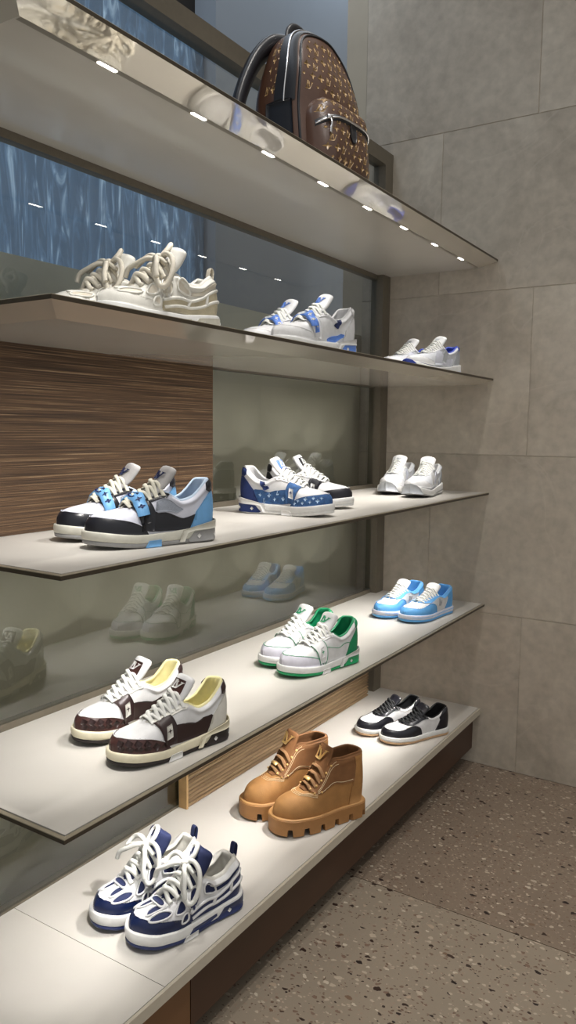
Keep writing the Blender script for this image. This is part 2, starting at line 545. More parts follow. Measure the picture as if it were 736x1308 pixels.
    def tongue_logo(s, m, a0=.80, size=.022, parent=None, name='logo', off=.0024, shapes=None):
        n = len(s.tp); Lt = sum((s.tp[i+1]-s.tp[i]).length for i in range(n-1))
        # read from the toe side: left of the reader is -y*... +y is on the reader's right
        hw = s.ftw(a0)
        mb = MB()
        for sh in (shapes or (LT, VT)):
            patch(mb, s.TS, [(a0+y*size/Lt, (x-.55)*size/hw) for x, y in sh], off, .05, .2, .001, s.cen)
        return mb.build(name, m, parent or s.parts['tongue'], recalc=False)
    def tz(s, l):
        b = min(s.tp, key=lambda q: abs(q.x-l*s.L)); return b.z+s.p['tt']
    def laces(s, m, la=.68, lb=.45, n=5, w=.0034, th=.0016, edge=.90, lift=.0035, bar=True, name='laces', straight=False):
        mb = MB()
        def strand(l0, s0, l1, s1, extra):
            A = s.at(l0, edge, s0, .003); B = s.at(l1, edge, s1, .003)
            A0 = s.at(l0, edge-.10, s0, .0025); B0 = s.at(l1, edge-.10, s1, .0025)
            pts = [A0, A]
            for k in (.25, .5, .75):
                q = A.lerp(B, k); l = q.x/s.L
                top = s.tz(l)+s.dz(l)+lift+extra-s.p['sag']*abs(2*k-1)**2
                pts.append(Vector((q.x+.004*math.sin(PI*k), q.y, max(q.z+.002, top))))
            pts += [B, B0]
            C_ = catmull(pts, 4)
            ups = []
            for q in C_: ups.append(Vector((.35, q.y*10, 1)))
            mb.tube(C_, w, seg=8, flat=th, up=ups)
        for i in range(n):
            l0 = la+(lb-la)*i/n; l1 = la+(lb-la)*(i+1)/n
            if straight: strand(l0, 1, l0, -1, 0)
            else:
                if i == 0 and bar: strand(l0, 1, l0, -1, 0)
                strand(l0, -1, l1, 1, 0); strand(l0, 1, l1, -1, .0028)
        o = mb.build(name, m, s.root); s.parts['laces'] = o; return o
    def eyelets(s, m, la=.68, lb=.45, n=5, t=.86, r=.0022, name='eyelets'):
        mb = MB()
        for i in range(n+1):
            for sd in (1, -1):
                l = la+(lb-la)*i/n; p, nn = snormal(s.S, l2s(l), sd*(1-t), s.cen)
                mb.ball(p+nn*.0022, r, 8, 5)
        mb.build(name, m, s.root)
    def put(s, x, y, z, th):
        """place by sole centre; th = toe direction (radians)"""
        c, d = math.cos(th), math.sin(th)
        s.root.location = (x-s.L/2*c, y-s.L/2*d, z); s.root.rotation_euler = (0, 0, th)
        return s.root

def rect(l0, l1, t0, t1): return [(l0,t0),(l1,t0),(l1,t1),(l0,t1)]

# panel outlines shared by several sneakers; (l, t): l heel 0 to toe 1, t sole 0 to top edge 1
CAP = [(.60,1),(.66,.84),(.75,.68),(.85,.56),(.925,.40),(.958,.15),(.962,0),(.958,-.15),(.925,-.40),(.85,-.56),(.75,-.68),(.66,-.84),(.60,-1),(1,-1),(1,1)]
EYESTAY = [(.735,.96),(.69,.80),(.60,.74),(.50,.72),(.44,.74),(.405,.99),(.46,.985),(.55,.98),(.66,.98),(.715,.985)]
FLAP = [(.70,.80),(.655,.05),(.56,.05),(.545,.40),(.57,.78),(.62,.83)]
QUARTER = [(.58,.04),(.56,.42),(.46,.34),(.36,.36),(.28,.52),(.20,.46),(.13,.10),(.14,.03),(.3,.02),(.5,.02)]
HEELC = [(0,.0),(0,.62),(.06,.64),(.12,.56),(.19,.40),(.22,.16),(.25,.0)]
HEELTAB = [(0,.64),(0,.99),(.05,.99),(.085,.97),(.10,.80),(.07,.66)]
COLLAR = [(.0,.78),(.0,.995),(.15,.995),(.3,.995),(.40,.995),(.40,.86),(.3,.80),(.15,.80)]
HWIN = [(.03,.12),(.03,.78),(.10,.80),(.26,.76),(.31,.22),(.29,.12)]
# ------------------------------------------------------------------ camera
cam_d = bpy.data.cameras.new('camera'); cam = bpy.data.objects.new('camera', cam_d); COL.objects.link(cam)
CL = Vector((1.4446, -3.0359, 1.1363)); yaw, pit, rol = .56893, -.10650, .01120
fwd = Vector((-math.sin(yaw)*math.cos(pit), math.cos(yaw)*math.cos(pit), math.sin(pit)))
rr = Vector((math.cos(yaw), math.sin(yaw), 0)); uu = rr.cross(fwd)
RR = rr*math.cos(rol)+uu*math.sin(rol); UU = -rr*math.sin(rol)+uu*math.cos(rol)
cam.matrix_world = Matrix(((RR.x, UU.x, -fwd.x, CL.x), (RR.y, UU.y, -fwd.y, CL.y), (RR.z, UU.z, -fwd.z, CL.z), (0,0,0,1)))
cam_d.sensor_fit = 'VERTICAL'; cam_d.sensor_height = 36; cam_d.sensor_width = 24; cam_d.lens = 985.886/1308*36
cam_d.clip_start = .02
scn.camera = cam
vs = scn.view_settings
scn.display_settings.display_device = 'sRGB'
vs.view_transform = 'Standard'; vs.look = 'None'; vs.gamma = 1; vs.exposure = 0; vs.use_curve_mapping = False

# ------------------------------------------------------------------ setting materials
def stone_mat():
    m, nt, b = newmat('grey_beige_stone'); N = nt.nodes; L = nt.links
    tc = N.new('ShaderNodeTexCoord')
    n1 = N.new('ShaderNodeTexNoise'); n1.inputs['Scale'].default_value = 2.2; n1.inputs['Detail'].default_value = 8; n1.inputs['Roughness'].default_value = .62; n1.inputs['Distortion'].default_value = .8
    n2 = N.new('ShaderNodeTexNoise'); n2.inputs['Scale'].default_value = 26; n2.inputs['Detail'].default_value = 6
    at = N.new('ShaderNodeAttribute'); at.attribute_name = 'tile'
    mp = N.new('ShaderNodeVectorMath'); mp.operation = 'MULTIPLY_ADD'
    L.new(at.outputs['Color'], mp.inputs[0]); mp.inputs[1].default_value = (9,9,9); L.new(tc.outputs['Object'], mp.inputs[2])
    L.new(mp.outputs[0], n1.inputs['Vector']); L.new(tc.outputs['Object'], n2.inputs['Vector'])
    r1 = N.new('ShaderNodeValToRGB'); e = r1.color_ramp.elements
    e[0].position = .28; e[0].color = (*srgb(166,156,142), 1); e[1].position = .75; e[1].color = (*srgb(202,193,178), 1)
    q = r1.color_ramp.elements.new(.5); q.color = (*srgb(186,176,161), 1)
    L.new(n1.outputs['Fac'], r1.inputs['Fac'])
    r2 = N.new('ShaderNodeValToRGB'); r2.color_ramp.elements[0].color = (.86,.86,.86,1); r2.color_ramp.elements[1].color = (1.08,1.08,1.08,1)
    r2.color_ramp.elements[0].position = .3; r2.color_ramp.elements[1].position = .7
    L.new(n2.outputs['Fac'], r2.inputs['Fac'])
    mx = N.new('ShaderNodeMix'); mx.data_type = 'RGBA'; mx.blend_type = 'MULTIPLY'; mx.inputs[0].default_value = 1
    L.new(r1.outputs['Color'], mx.inputs[6]); L.new(r2.outputs['Color'], mx.inputs[7])
    # thin veins
    n3 = N.new('ShaderNodeTexNoise'); n3.inputs['Scale'].default_value = 1.3; n3.inputs['Detail'].default_value = 5; n3.inputs['Distortion'].default_value = 1.6
    L.new(mp.outputs[0], n3.inputs['Vector'])
    r3 = N.new('ShaderNodeValToRGB'); r3.color_ramp.interpolation = 'EASE'
    r3.color_ramp.elements[0].position = .488; r3.color_ramp.elements[0].color = (0,0,0,1)
    r3.color_ramp.elements[1].position = .512; r3.color_ramp.elements[1].color = (0,0,0,1)
    q = r3.color_ramp.elements.new(.5); q.color = (.16,.16,.16,1)
    L.new(n3.outputs['Fac'], r3.inputs['Fac'])
    m2 = N.new('ShaderNodeMix'); m2.data_type = 'RGBA'; m2.blend_type = 'MIX'
    L.new(r3.outputs['Color'], m2.inputs[0]); L.new(mx.outputs[2], m2.inputs[6]); m2.inputs[7].default_value = (*srgb(214,206,192), 1)
    L.new(m2.outputs[2], b.inputs['Base Color'])
    b.inputs['Roughness'].default_value = .55
    bp = N.new('ShaderNodeBump'); bp.inputs['Strength'].default_value = .06; L.new(n2.outputs['Fac'], bp.inputs['Height']); L.new(bp.outputs['Normal'], b.inputs['Normal'])
    return m

def terrazzo(name, base, k):
    m, nt, b = newmat(name); N = nt.nodes; L = nt.links
    tc = N.new('ShaderNodeTexCoord'); cur = None
    nz = N.new('ShaderNodeTexNoise'); nz.inputs['Scale'].default_value = 5; nz.inputs['Detail'].default_value = 5
    L.new(tc.outputs['Object'], nz.inputs['Vector'])
    r = N.new('ShaderNodeValToRGB'); r.color_ramp.elements[0].color = (*[x*.88 for x in base], 1); r.color_ramp.elements[1].color = (*[x*1.12 for x in base], 1)
    L.new(nz.outputs['Fac'], r.inputs['Fac']); cur = r.outputs['Color']
    dn = N.new('ShaderNodeTexNoise'); dn.inputs['Scale'].default_value = 55; dn.inputs['Detail'].default_value = 2
    L.new(tc.outputs['Object'], dn.inputs['Vector'])
    for sc, thr, cut, ramp in ((110, .34, .62, ((0,(150,132,116)),(.35,(112,90,76)),(.6,(172,156,138)),(.85,(88,70,60)))),
                               (62, .34, .46, ((0,(176,162,144)),(.35,(122,100,86)),(.7,(190,178,160)),(.86,(60,46,40)))),
                               (34, .26, .26, ((0,(176,162,144)),(.3,(58,42,36)),(.5,(168,150,130)),(.7,(44,34,32)),(.92,(120,96,78))))):
        mp = N.new('ShaderNodeVectorMath'); mp.operation = 'MULTIPLY_ADD'; mp.inputs[1].default_value = (.016,.016,0)
        L.new(dn.outputs['Color'], mp.inputs[0]); L.new(tc.outputs['Object'], mp.inputs[2])
        mpp = N.new('ShaderNodeMapping'); mpp.inputs['Rotation'].default_value = (0,0,sc*.37); mpp.inputs['Scale'].default_value = (1,1.5,0); mpp.inputs['Location'].default_value = (sc*.1,sc*.07,0)
        L.new(mp.outputs[0], mpp.inputs['Vector'])
        v = N.new('ShaderNodeTexVoronoi'); v.inputs['Scale'].default_value = sc*k; v.feature = 'F1'; v.distance = 'EUCLIDEAN'; v.inputs['Randomness'].default_value = 1
        L.new(mpp.outputs[0], v.inputs['Vector'])
        sp = N.new('ShaderNodeSeparateColor'); L.new(v.outputs['Color'], sp.inputs[0])
        # chip size differs from cell to cell; only some cells hold a chip
        a = N.new('ShaderNodeMath'); a.operation = 'MULTIPLY'; L.new(sp.outputs[1], a.inputs[0]); a.inputs[1].default_value = thr*1.3
        c = N.new('ShaderNodeMath'); c.operation = 'LESS_THAN'; L.new(v.outputs['Distance'], c.inputs[0]); L.new(a.outputs[0], c.inputs[1])
        d = N.new('ShaderNodeMath'); d.operation = 'LESS_THAN'; L.new(sp.outputs[2], d.inputs[0]); d.inputs[1].default_value = cut*1.6
        e = N.new('ShaderNodeMath'); e.operation = 'MULTIPLY'; L.new(c.outputs[0], e.inputs[0]); L.new(d.outputs[0], e.inputs[1])
        rp = N.new('ShaderNodeValToRGB'); rp.color_ramp.interpolation = 'CONSTANT'
        el = rp.color_ramp.elements
        el[0].position = ramp[0][0]; el[0].color = (*srgb(*ramp[0][1]), 1); el[1].position = ramp[1][0]; el[1].color = (*srgb(*ramp[1][1]), 1)
        for p_, c_ in ramp[2:]:
            q = el.new(p_); q.color = (*srgb(*c_), 1)
        L.new(sp.outputs[0], rp.inputs['Fac'])
        mx = N.new('ShaderNodeMix'); mx.data_type = 'RGBA'
        L.new(e.outputs[0], mx.inputs[0]); L.new(cur, mx.inputs[6]); L.new(rp.outputs['Color'], mx.inputs[7]); cur = mx.outputs[2]
    L.new(cur, b.inputs['Base Color']); b.inputs['Roughness'].default_value = .42
    return m

def glass_mat():
    m = bpy.data.materials.new('tinted_glass'); m.use_nodes = True; nt = m.node_tree; N = nt.nodes; L = nt.links
    N.remove(N['Principled BSDF']); out = N['Material Output']
    t = N.new('ShaderNodeBsdfTransparent'); t.inputs[0].default_value = (.96,.97,.95,1)
    g = N.new('ShaderNodeBsdfGlossy'); g.inputs['Roughness'].default_value = .004; g.inputs[0].default_value = (.95,.97,.97,1)
    f = N.new('ShaderNodeFresnel'); f.inputs['IOR'].default_value = 2.2
    nz = N.new('ShaderNodeTexNoise'); nz.inputs['Scale'].default_value = 3
    mx = N.new('ShaderNodeMixShader'); L.new(f.outputs[0], mx.inputs[0]); L.new(t.outputs[0], mx.inputs[1]); L.new(g.outputs[0], mx.inputs[2])
    L.new(mx.outputs[0], out.inputs['Surface'])
    return m

def grass_mat(name, cols, fx, fz, rough=.6, coat=.0):
    """woven horizontal reeds"""
    m, nt, b = newmat(name); N = nt.nodes; L = nt.links
    tc = N.new('ShaderNodeTexCoord')
    mp = N.new('ShaderNodeMapping'); mp.inputs['Scale'].default_value = (fx, fx, fz); L.new(tc.outputs['Object'], mp.inputs['Vector'])
    n1 = N.new('ShaderNodeTexNoise'); n1.inputs['Scale'].default_value = 1; n1.inputs['Detail'].default_value = 7; n1.inputs['Roughness'].default_value = .7; n1.inputs['Distortion'].default_value = .25
    L.new(mp.outputs[0], n1.inputs['Vector'])
    r = N.new('ShaderNodeValToRGB'); e = r.color_ramp.elements
    e[0].position = .30; e[0].color = (*srgb(*cols[0]), 1); e[1].position = .72; e[1].color = (*srgb(*cols[3]), 1)
    for p_, c_ in ((.45, cols[1]), (.58, cols[2])):
        q = e.new(p_); q.color = (*srgb(*c_), 1)
    L.new(n1.outputs['Fac'], r.inputs['Fac']); L.new(r.outputs['Color'], b.inputs['Base Color'])
    bp = N.new('ShaderNodeBump'); bp.inputs['Strength'].default_value = .7; bp.inputs['Distance'].default_value = .002
    L.new(n1.outputs['Fac'], bp.inputs['Height']); L.new(bp.outputs['Normal'], b.inputs['Normal'])
    b.inputs['Roughness'].default_value = rough
    return m

def curtain_mat():
    m, nt, b = newmat('blue_sheer_curtain'); N = nt.nodes; L = nt.links
    tc = N.new('ShaderNodeTexCoord')
    mp = N.new('ShaderNodeMapping'); mp.inputs['Scale'].default_value = (14, 14, 2.2); L.new(tc.outputs['Object'], mp.inputs['Vector'])
    n1 = N.new('ShaderNodeTexNoise'); n1.inputs['Scale'].default_value = 1.6; n1.inputs['Detail'].default_value = 4; n1.inputs['Distortion'].default_value = 2.5
    L.new(mp.outputs[0], n1.inputs['Vector'])
    r = N.new('ShaderNodeValToRGB'); e = r.color_ramp.elements
    e[0].position = .45; e[0].color = (*srgb(92,114,136), 1); e[1].position = .74; e[1].color = (*srgb(200,220,236), 1)
    q = e.new(.57); q.color = (*srgb(108,134,160), 1)
    L.new(n1.outputs['Fac'], r.inputs['Fac']); L.new(r.outputs['Color'], b.inputs['Base Color'])
    b.inputs['Roughness'].default_value = .8
    tr = N.new('ShaderNodeBsdfTranslucent'); L.new(r.outputs['Color'], tr.inputs[0])
    mx = N.new('ShaderNodeMixShader'); mx.inputs[0].default_value = .6; L.new(b.outputs[0], mx.inputs[1]); L.new(tr.outputs[0], mx.inputs[2])
    L.new(mx.outputs[0], N['Material Output'].inputs['Surface'])
    return m

M['stone'] = stone_mat()
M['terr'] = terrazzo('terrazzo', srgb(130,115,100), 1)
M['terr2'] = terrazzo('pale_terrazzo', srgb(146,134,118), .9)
M['glass'] = glass_mat()
M['bronze'] = mat('bronze_metal_frame', srgb(118,110,96), .45, metal=.3, noise=.05)
M['lip'] = mat('dark_bronze_lip', srgb(74,66,54), .4, metal=.4)
M['rim'] = mat('bronze_rim', srgb(168,158,138), .35, metal=.3)
M['shelftop'] = mat('pale_shelf_lacquer', srgb(200,196,189), .45, noise=.02, scale=8)
M['under'] = mat('glossy_greige_lacquer', srgb(220,215,206), .10, noise=.02, scale=5, coat=.3, spec=.6)
M['chamfer'] = mat('mirror_gloss_edge', srgb(232,226,214), .03, metal=.5, noise=.02, scale=5)
M['benchedge'] = mat('bench_edge', srgb(190,182,166), .4, noise=.03)
M['darkwood'] = mat('dark_brown_veneer', srgb(66,42,28), .4, noise=.12, scale=6)
M['midwood'] = mat('brown_veneer', srgb(112,78,48), .4, noise=.12, scale=6)
M['plinth'] = mat('dark_plinth', srgb(30,24,20), .7)
M['backwall'] = mat('beige_wall_paint', srgb(230,226,206), .8, noise=.03, scale=3)
M['blueupper'] = mat('blue_grey_wall_paint', srgb(150,160,172), .8, noise=.03, scale=3)
M['jamb'] = mat('beige_jamb', srgb(186,176,158), .6, noise=.05, scale=6)
M['grass'] = grass_mat('grasscloth', [(28,19,12),(76,56,39),(116,89,62),(204,176,138)], 2.4, 330)
M['reed'] = grass_mat('reed_panel', [(90,71,50),(120,97,70),(142,118,88),(166,141,108)], 2.5, 150)
M['oak'] = mat('pale_oak_edge', srgb(170,138,94), .5, noise=.12, scale=30)
M['curtain'] = curtain_mat()
def led_mat(k=14):
    m = bpy.data.materials.new('led_diffuser'); m.use_nodes = True; b = m.node_tree.nodes['Principled BSDF']
    b.inputs['Emission Color'].default_value = (1,.93,.82,1); b.inputs['Emission Strength'].default_value = k
    return m
M['led'] = led_mat(); M['ledsoft'] = led_mat(7)
M['channel'] = mat('lamp_channel', srgb(150,144,132), .4, noise=.02)

H = [1.8031, 1.3455, .8938, .4390, 0.0]
D = .46; FLOOR = -.238
def shift(mb, o):
    mb.v = [(a-o[0], b-o[1], c-o[2]) for a, b, c in mb.v]; return mb
def wpart(mb, name, m, root):
    return shift(mb, root.location).build(name, m, root)

# ---- floor: two terrazzo fields meeting at a seam
fl = empty('floor', (1.0, -2.0, FLOOR)); fl['kind'] = 'structure'
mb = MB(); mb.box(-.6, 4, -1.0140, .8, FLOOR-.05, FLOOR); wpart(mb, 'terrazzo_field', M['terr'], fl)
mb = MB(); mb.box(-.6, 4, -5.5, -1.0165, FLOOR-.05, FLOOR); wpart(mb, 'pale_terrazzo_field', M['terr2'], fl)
mb = MB(); mb.box(-.6, 4, -1.0165, -1.0140, FLOOR-.05, FLOOR-.001); wpart(mb, 'floor_joint', M['lip'], fl)

# ---- stone wall of large tiles in running bond, one mesh
def stone_wall():
    mb = MB(); tiles = []
    zs = [-.238, .4035, 1.044, 1.6848, 2.3160, 2.957, 3.6]
    xo = [.6126, .2126, .604, .2212, .593, .2]
    g = .0011
    for i in range(6):
        w = 1.24; x = xo[i]-2*w
        while x < 4:
            x0 = max(-.128, x+g); x1 = min(4, x+w-g)
            if x1-x0 > .02:
                z0 = zs[i]+g; z1 = zs[i+1]-g; c = .0012
                o = len(mb.v)
                mb.v += [(x0+c,-.003,z0+c),(x1-c,-.003,z0+c),(x1-c,-.003,z1-c),(x0+c,-.003,z1-c),(x0,0,z0),(x1,0,z0),(x1,0,z1),(x0,0,z1)]
                for f in ((0,1,2,3),(4,5,1,0),(5,6,2,1),(6,7,3,2),(7,4,0,3)): mb.f.append(tuple(k+o for k in f)); mb.sm.append(False)
                tiles.append((len(mb.f)-5, len(mb.f), random.random(), random.random(), random.random()))
            x += w
    n0 = len(mb.f)
    mb.box(-.128, 4, -.0004, .15, -.238, 3.6)
    me = bpy.data.meshes.new('wall_back'); me.from_pydata(mb.v, [], mb.f)
    at = me.attributes.new('tile', 'FLOAT_COLOR', 'FACE')
    for a, b, r, g_, bl in tiles:
        for k in range(a, b): at.data[k].color = (r, g_, bl, 1)
    me.materials.append(M['stone'])
    o = bpy.data.objects.new('wall_back', me); COL.objects.link(o); o['kind'] = 'structure'
stone_wall()
mb = MB(); mb.box(-.225, -.129, .0, .15, FLOOR, 3.6); o = mb.build('trim_1', M['jamb']); o['kind'] = 'structure'
# ---- wall behind the glass: beige below, blue grey above, with a dark opening high up
wl = empty('wall_left', (-.5, -1.5, FLOOR)); wl['kind'] = 'structure'
mb = MB(); mb.box(-.20, -.13, -5.5, -.004, FLOOR, 1.543); wpart(mb, 'lower_wall', M['backwall'], wl)
mb = MB(); mb.box(-.56, -.46, -.60, 1.6, FLOOR, 3.6); wpart(mb, 'upper_wall', M['blueupper'], wl)
mb = MB(); mb.box(-.62, -.56, -5.5, -.60, 1.0, 3.6); wpart(mb, 'dark_opening', M['plinth'], wl)

# ---- glass screen with its frame
win = empty('window_1', (-.02, -1.6, 0)); win['kind'] = 'structure'
mb = MB(); mb.box(-.05, .004, -3.6, -.072, 2.212, 2.268); wpart(mb, 'top_rail', M['bronze'], win)
mb = MB(); mb.box(-.05, .004, -.072, -.0035, FLOOR, 2.268); wpart(mb, 'post', M['bronze'], win)
for zt in H[:4]:
    mb = MB(); mb.box(-.05, -.022, -3.6, -.072, zt-.045 if zt > 1.7 else zt-.03, zt+.016); wpart(mb, 'rail', M['bronze'], win)
mb = MB(); mb.box(-.05, -.022, -3.6, -.072, -.03, .004); wpart(mb, 'rail', M['bronze'], win)
mb = MB(); mb.add([(-.027,-3.6,0),(-.027,-.072,0),(-.027,-.072,2.23),(-.027,-3.6,2.23)], [(0,1,2,3)], False); wpart(mb, 'glass_pane', M['glass'], win)

# ---- shelves
LED_Y = [-1.9894+.256*k for k in range(8)]
LED_S = [-1.9894,-1.7334,-1.4774,-1.2214,-.98,-.72,-.51,-.326]
def spot(loc, energy, parent, ang=74, blend=1.0, col=(1,.965,.92), tilt=0, r=.012, wash=True):
    ld = bpy.data.lights.new('lamp', 'SPOT'); ld.energy = energy; ld.spot_size = math.radians(ang); ld.spot_blend = blend; ld.color = col; ld.shadow_soft_size = r
    o = bpy.data.objects.new('lamp', ld); COL.objects.link(o)
    o.parent = parent; o.location = Vector(loc)-parent.location; o.rotation_euler = (0, tilt, 0)
    if not wash: return o
    # second lamp per LED, added to brighten the wall behind the glass
    la = bpy.data.lights.new('lamp', 'AREA'); la.shape = 'RECTANGLE'; la.size, la.size_y = .006, .03; la.energy = energy*.030; la.color = col; la.spread = math.radians(104)
    q = bpy.data.objects.new('lamp', la); COL.objects.link(q); q.parent = parent; q.location = Vector(loc)-parent.location+Vector((0,0,-.011)); q.rotation_euler = (0, .66, 0)
    return o
def shelf(zt, Ln, label, energy, lit=True):
    root = empty('display_shelf', (D/2, -Ln/2, zt-.021))
    tag(root, label, 'shelf', 'display shelves')
    c = .07; t = .0265; lip = .0088; xi = -.021; e = .0035
    mb = MB(); mb.box(xi, D-.0120, -Ln+.0120, -e, zt-.0045, zt); wpart(mb, 'top_panel', M['shelftop'], root)
    mb = MB()
    # rim and lip run round the outer and near edges
    def prism(poly, y0, y1): pass
    sec = [(D-.0085, zt-.0002), (D-.0006, zt-.0002), (D, zt-.0008), (D, zt-lip), (D-.0085, zt-lip)]
    rows = []
    for (px, pz) in sec:
        d = D-px
        rows.append([(px, -e, pz), (px, -Ln+d, pz), (xi, -Ln+d, pz)])
    mb.grid(rows, closed_u=True, smooth=False)
    wpart(mb, 'edge_frame', M['rim'], root)
    mb = MB()
    rows = []
    for (px, pz) in [(D+.0004, zt-.0016), (D+.0004, zt-lip), (D-.0004, zt-lip)]:
        d = D-px; rows.append([(px, -e, pz), (px, -Ln+d, pz), (xi, -Ln+d, pz)])
    mb.grid(rows, smooth=False)
    mb.box(xi, D-.0080, -Ln+.0080, -e, zt-.0062, zt-.0048)
    wpart(mb, 'edge_lip', M['lip'], root)
    mb = MB(); z0 = zt-lip; z1 = zt-t; x1 = D-c; y1 = -Ln+c
    mb.add([(xi,-e,z1),(xi,y1,z1),(x1,y1,z1),(x1,-e,z1)], [(0,1,2,3)], False)
    mb.add([(xi,y1,z1),(x1,y1,z1),(x1,y1,z1+.008),(xi,y1,z1+.008)], [(0,1,2,3)], False)
    wpart(mb, 'underside', M['under'], root)
    mb = MB(); mb.add([(D,-e,z0),(D,-Ln,z0),(xi,-Ln,z0),(x1,-e,z1),(x1,y1,z1),(xi,y1,z1)], [(0,1,4,3),(1,2,5,4)], False)
    wpart(mb, 'bevelled_edge', M['chamfer'], root)
    if not lit == 'recessed':
        mb = MB(); mb.box(.3765, .3895, -Ln+c+.004, -e, z1-.0003, z1+.001); wpart(mb, 'lamp_channel', M['channel'], root)
    if lit == 'recessed':
        for y in LED_S:
            x = .381
            spot((x-.012, y, z1-.008), energy, root, tilt=.42)
    elif lit:
        for y in LED_Y:
            mb = MB(); x = .381; pts = []
            n = 8
            for k in range(2*n):
                a = 2*PI*k/(2*n); pts.append((x+.0008+.0042*math.cos(a), y+(.019 if math.sin(a) >= 0 else -.019)+.0042*math.sin(a), z1-.0009))
            o_ = len(mb.v); mb.v += pts+[(p[0], p[1], z1+.0004) for p in pts]
            mb.f.append(tuple(range(2*n))); mb.sm.append(False)
            for k in range(2*n): mb.f.append((k, (k+1) % (2*n), 2*n+(k+1) % (2*n), 2*n+k)); mb.sm.append(False)
            wpart(mb, 'downlight', M['led'], root)
            spot((x, y, z1-.004), energy, root, tilt=.42, wash=False)
    return root
E_LED = 6.8
SH = [shelf(H[0], 2.255, 'top shelf of five, holding the brown patterned backpack', E_LED),
      shelf(H[1], 2.193, 'second shelf from the top, holding the beige skate sneakers', E_LED, 'recessed'),
      shelf(H[2], 2.186, 'middle shelf of five, holding the black, grey and light blue sneakers', E_LED, 'recessed'),
      shelf(H[3], 2.190, 'fourth shelf from the top, holding the brown and green trimmed sneakers', E_LED, 'recessed')]
# ---- low bench
bn = empty('display_bench', (.23, -1.7, FLOOR)); tag(bn, 'long low bench by the floor holding the navy sneakers and tan boots', 'bench')
BL = 3.4
mb = MB(); mb.box(-.021, D-.009, -1.93, -.0035, -.006, 0); wpart(mb, 'top_panel', M['shelftop'], bn)
mb = MB(); mb.box(-.021, D-.009, -BL, -1.9315, -.006, 0); wpart(mb, 'top_panel', M['shelftop'], bn)
mb = MB(); mb.box(-.021, D, -BL, -.0035, -.026, -.0065); mb.box(D-.0075, D, -BL, -.0035, -.0066, -.0004); wpart(mb, 'bench_edge', M['benchedge'], bn)
mb = MB(); mb.box(-.021, .43, -1.8225, -.004, -.175, -.0265); wpart(mb, 'drawer_front', M['darkwood'], bn)
mb = MB(); mb.box(-.021, .43, -BL, -1.8255, -.175, -.0265); wpart(mb, 'drawer_front', M['midwood'], bn)
mb = MB(); mb.box(-.021, .30, -BL, -.004, FLOOR, -.176); wpart(mb, 'plinth', M['plinth'], bn)

# ---- woven panels
gp = empty('wall_panel', (-.004, -2.0, H[2])); tag(gp, 'dark brown woven reed panel behind the black, grey and light blue sneakers', 'panel')
mb = MB(); mb.box(-.021, .004, -1.363, -1.205, H[2]+.001, H[1]-.0215); wpart(mb, 'panel_board', M['grass'], gp)
mb = MB(); mb.box(-.021, .004, -3.4, -1.3636, H[2]+.001, H[1]-.0215); wpart(mb, 'panel_board', M['grass'], gp)
rp = empty('wall_panel', (.0, -.7, 0)); tag(rp, 'light brown ribbed reed panel behind the tan boots on the bench', 'panel')
mb = MB(); mb.box(-.020, .003, -1.330, -.137, .0006, H[3]-.0215)
prof_ = []
zz = .002; rr_ = random.Random(3)
while zz < H[3]-.034:
    hgt = .0075+.003*rr_.random()
    for k in range(7): prof_.append((.003+.0075*math.sin(PI*k/6)**.6, zz+hgt*k/6))
    zz += hgt+.0035
mb.grid([[(px, -1.330, pz) for px, pz in prof_], [(px, -.137, pz) for px, pz in prof_]], smooth=False)
wpart(mb, 'panel_board', M['reed'], rp)
mb = MB(); mb.box(-.020, .0105, -1.338, -1.3302, .0006, H[3]-.0215); wpart(mb, 'panel_edge', M['oak'], rp)

# ---- curtain beyond the glass
mb = MB(); rows = []
for i in range(421):
    y = -3.6+i*(3.0)/420
    rows.append([(-.505+.012*math.sin(y*75+.8*math.sin(y*11)), y, 1.40), (-.505+.012*math.sin(y*75+.8*math.sin(y*11)), y, 2.60)])
mb.grid(rows)
tag(mb.build('curtain', M['curtain']), 'blue patterned curtain behind the glass, beyond the beige sneakers', 'curtain')

# ------------------------------------------------------------------ light
def area(name, loc, size, energy, col, rot=(0,0,0), spread=180):
    ld = bpy.data.lights.new(name, 'AREA'); ld.shape = 'RECTANGLE'; ld.size, ld.size_y = size; ld.energy = energy; ld.color = col; ld.spread = math.radians(spread)
    o = bpy.data.objects.new(name, ld); COL.objects.link(o); o.location = loc; o.rotation_euler = rot; return o
def ceil_spot(loc, target, energy, ang, r=.03, col=(1,.95,.89), blend=.8):
    ld = bpy.data.lights.new('ceiling_lamp', 'SPOT'); ld.energy = energy; ld.spot_size = math.radians(ang); ld.spot_blend = blend; ld.color = col; ld.shadow_soft_size = r
    o = bpy.data.objects.new('ceiling_lamp', ld); COL.objects.link(o); o.location = loc
    o.rotation_euler = (Vector(target)-Vector(loc)).to_track_quat('-Z', 'Y').to_euler(); return o
area('fill_behind_glass', (-.29, -1.2, 3.4), (.28, 3.4), 8, (.74,.86,1.0))  # added fill light for the space behind the glass, no fixture modelled
area('window_light', (-.548, -2.1, 2.03), (1.12, 2.9), 11, (.74,.88,1.0), rot=(0, -PI/2, 0))
for (x, y, e_) in ((.80, -1.0, 62), (1.15, -2.3, 70), (1.75, -1.4, 90)):
    ceil_spot((x, y, 3.5), (x-.1, y+.15, 0), e_*1.1, 62)
ceil_spot((1.25, -2.1, 3.6), (.25, -1.14, 2.0), 130, 22, r=.06)
W = bpy.data.worlds.new('room'); scn.world = W; W.use_nodes = True
W.node_tree.nodes['Background'].inputs[0].default_value = (.80,.79,.765,1); W.node_tree.nodes['Background'].inputs[1].default_value = .66
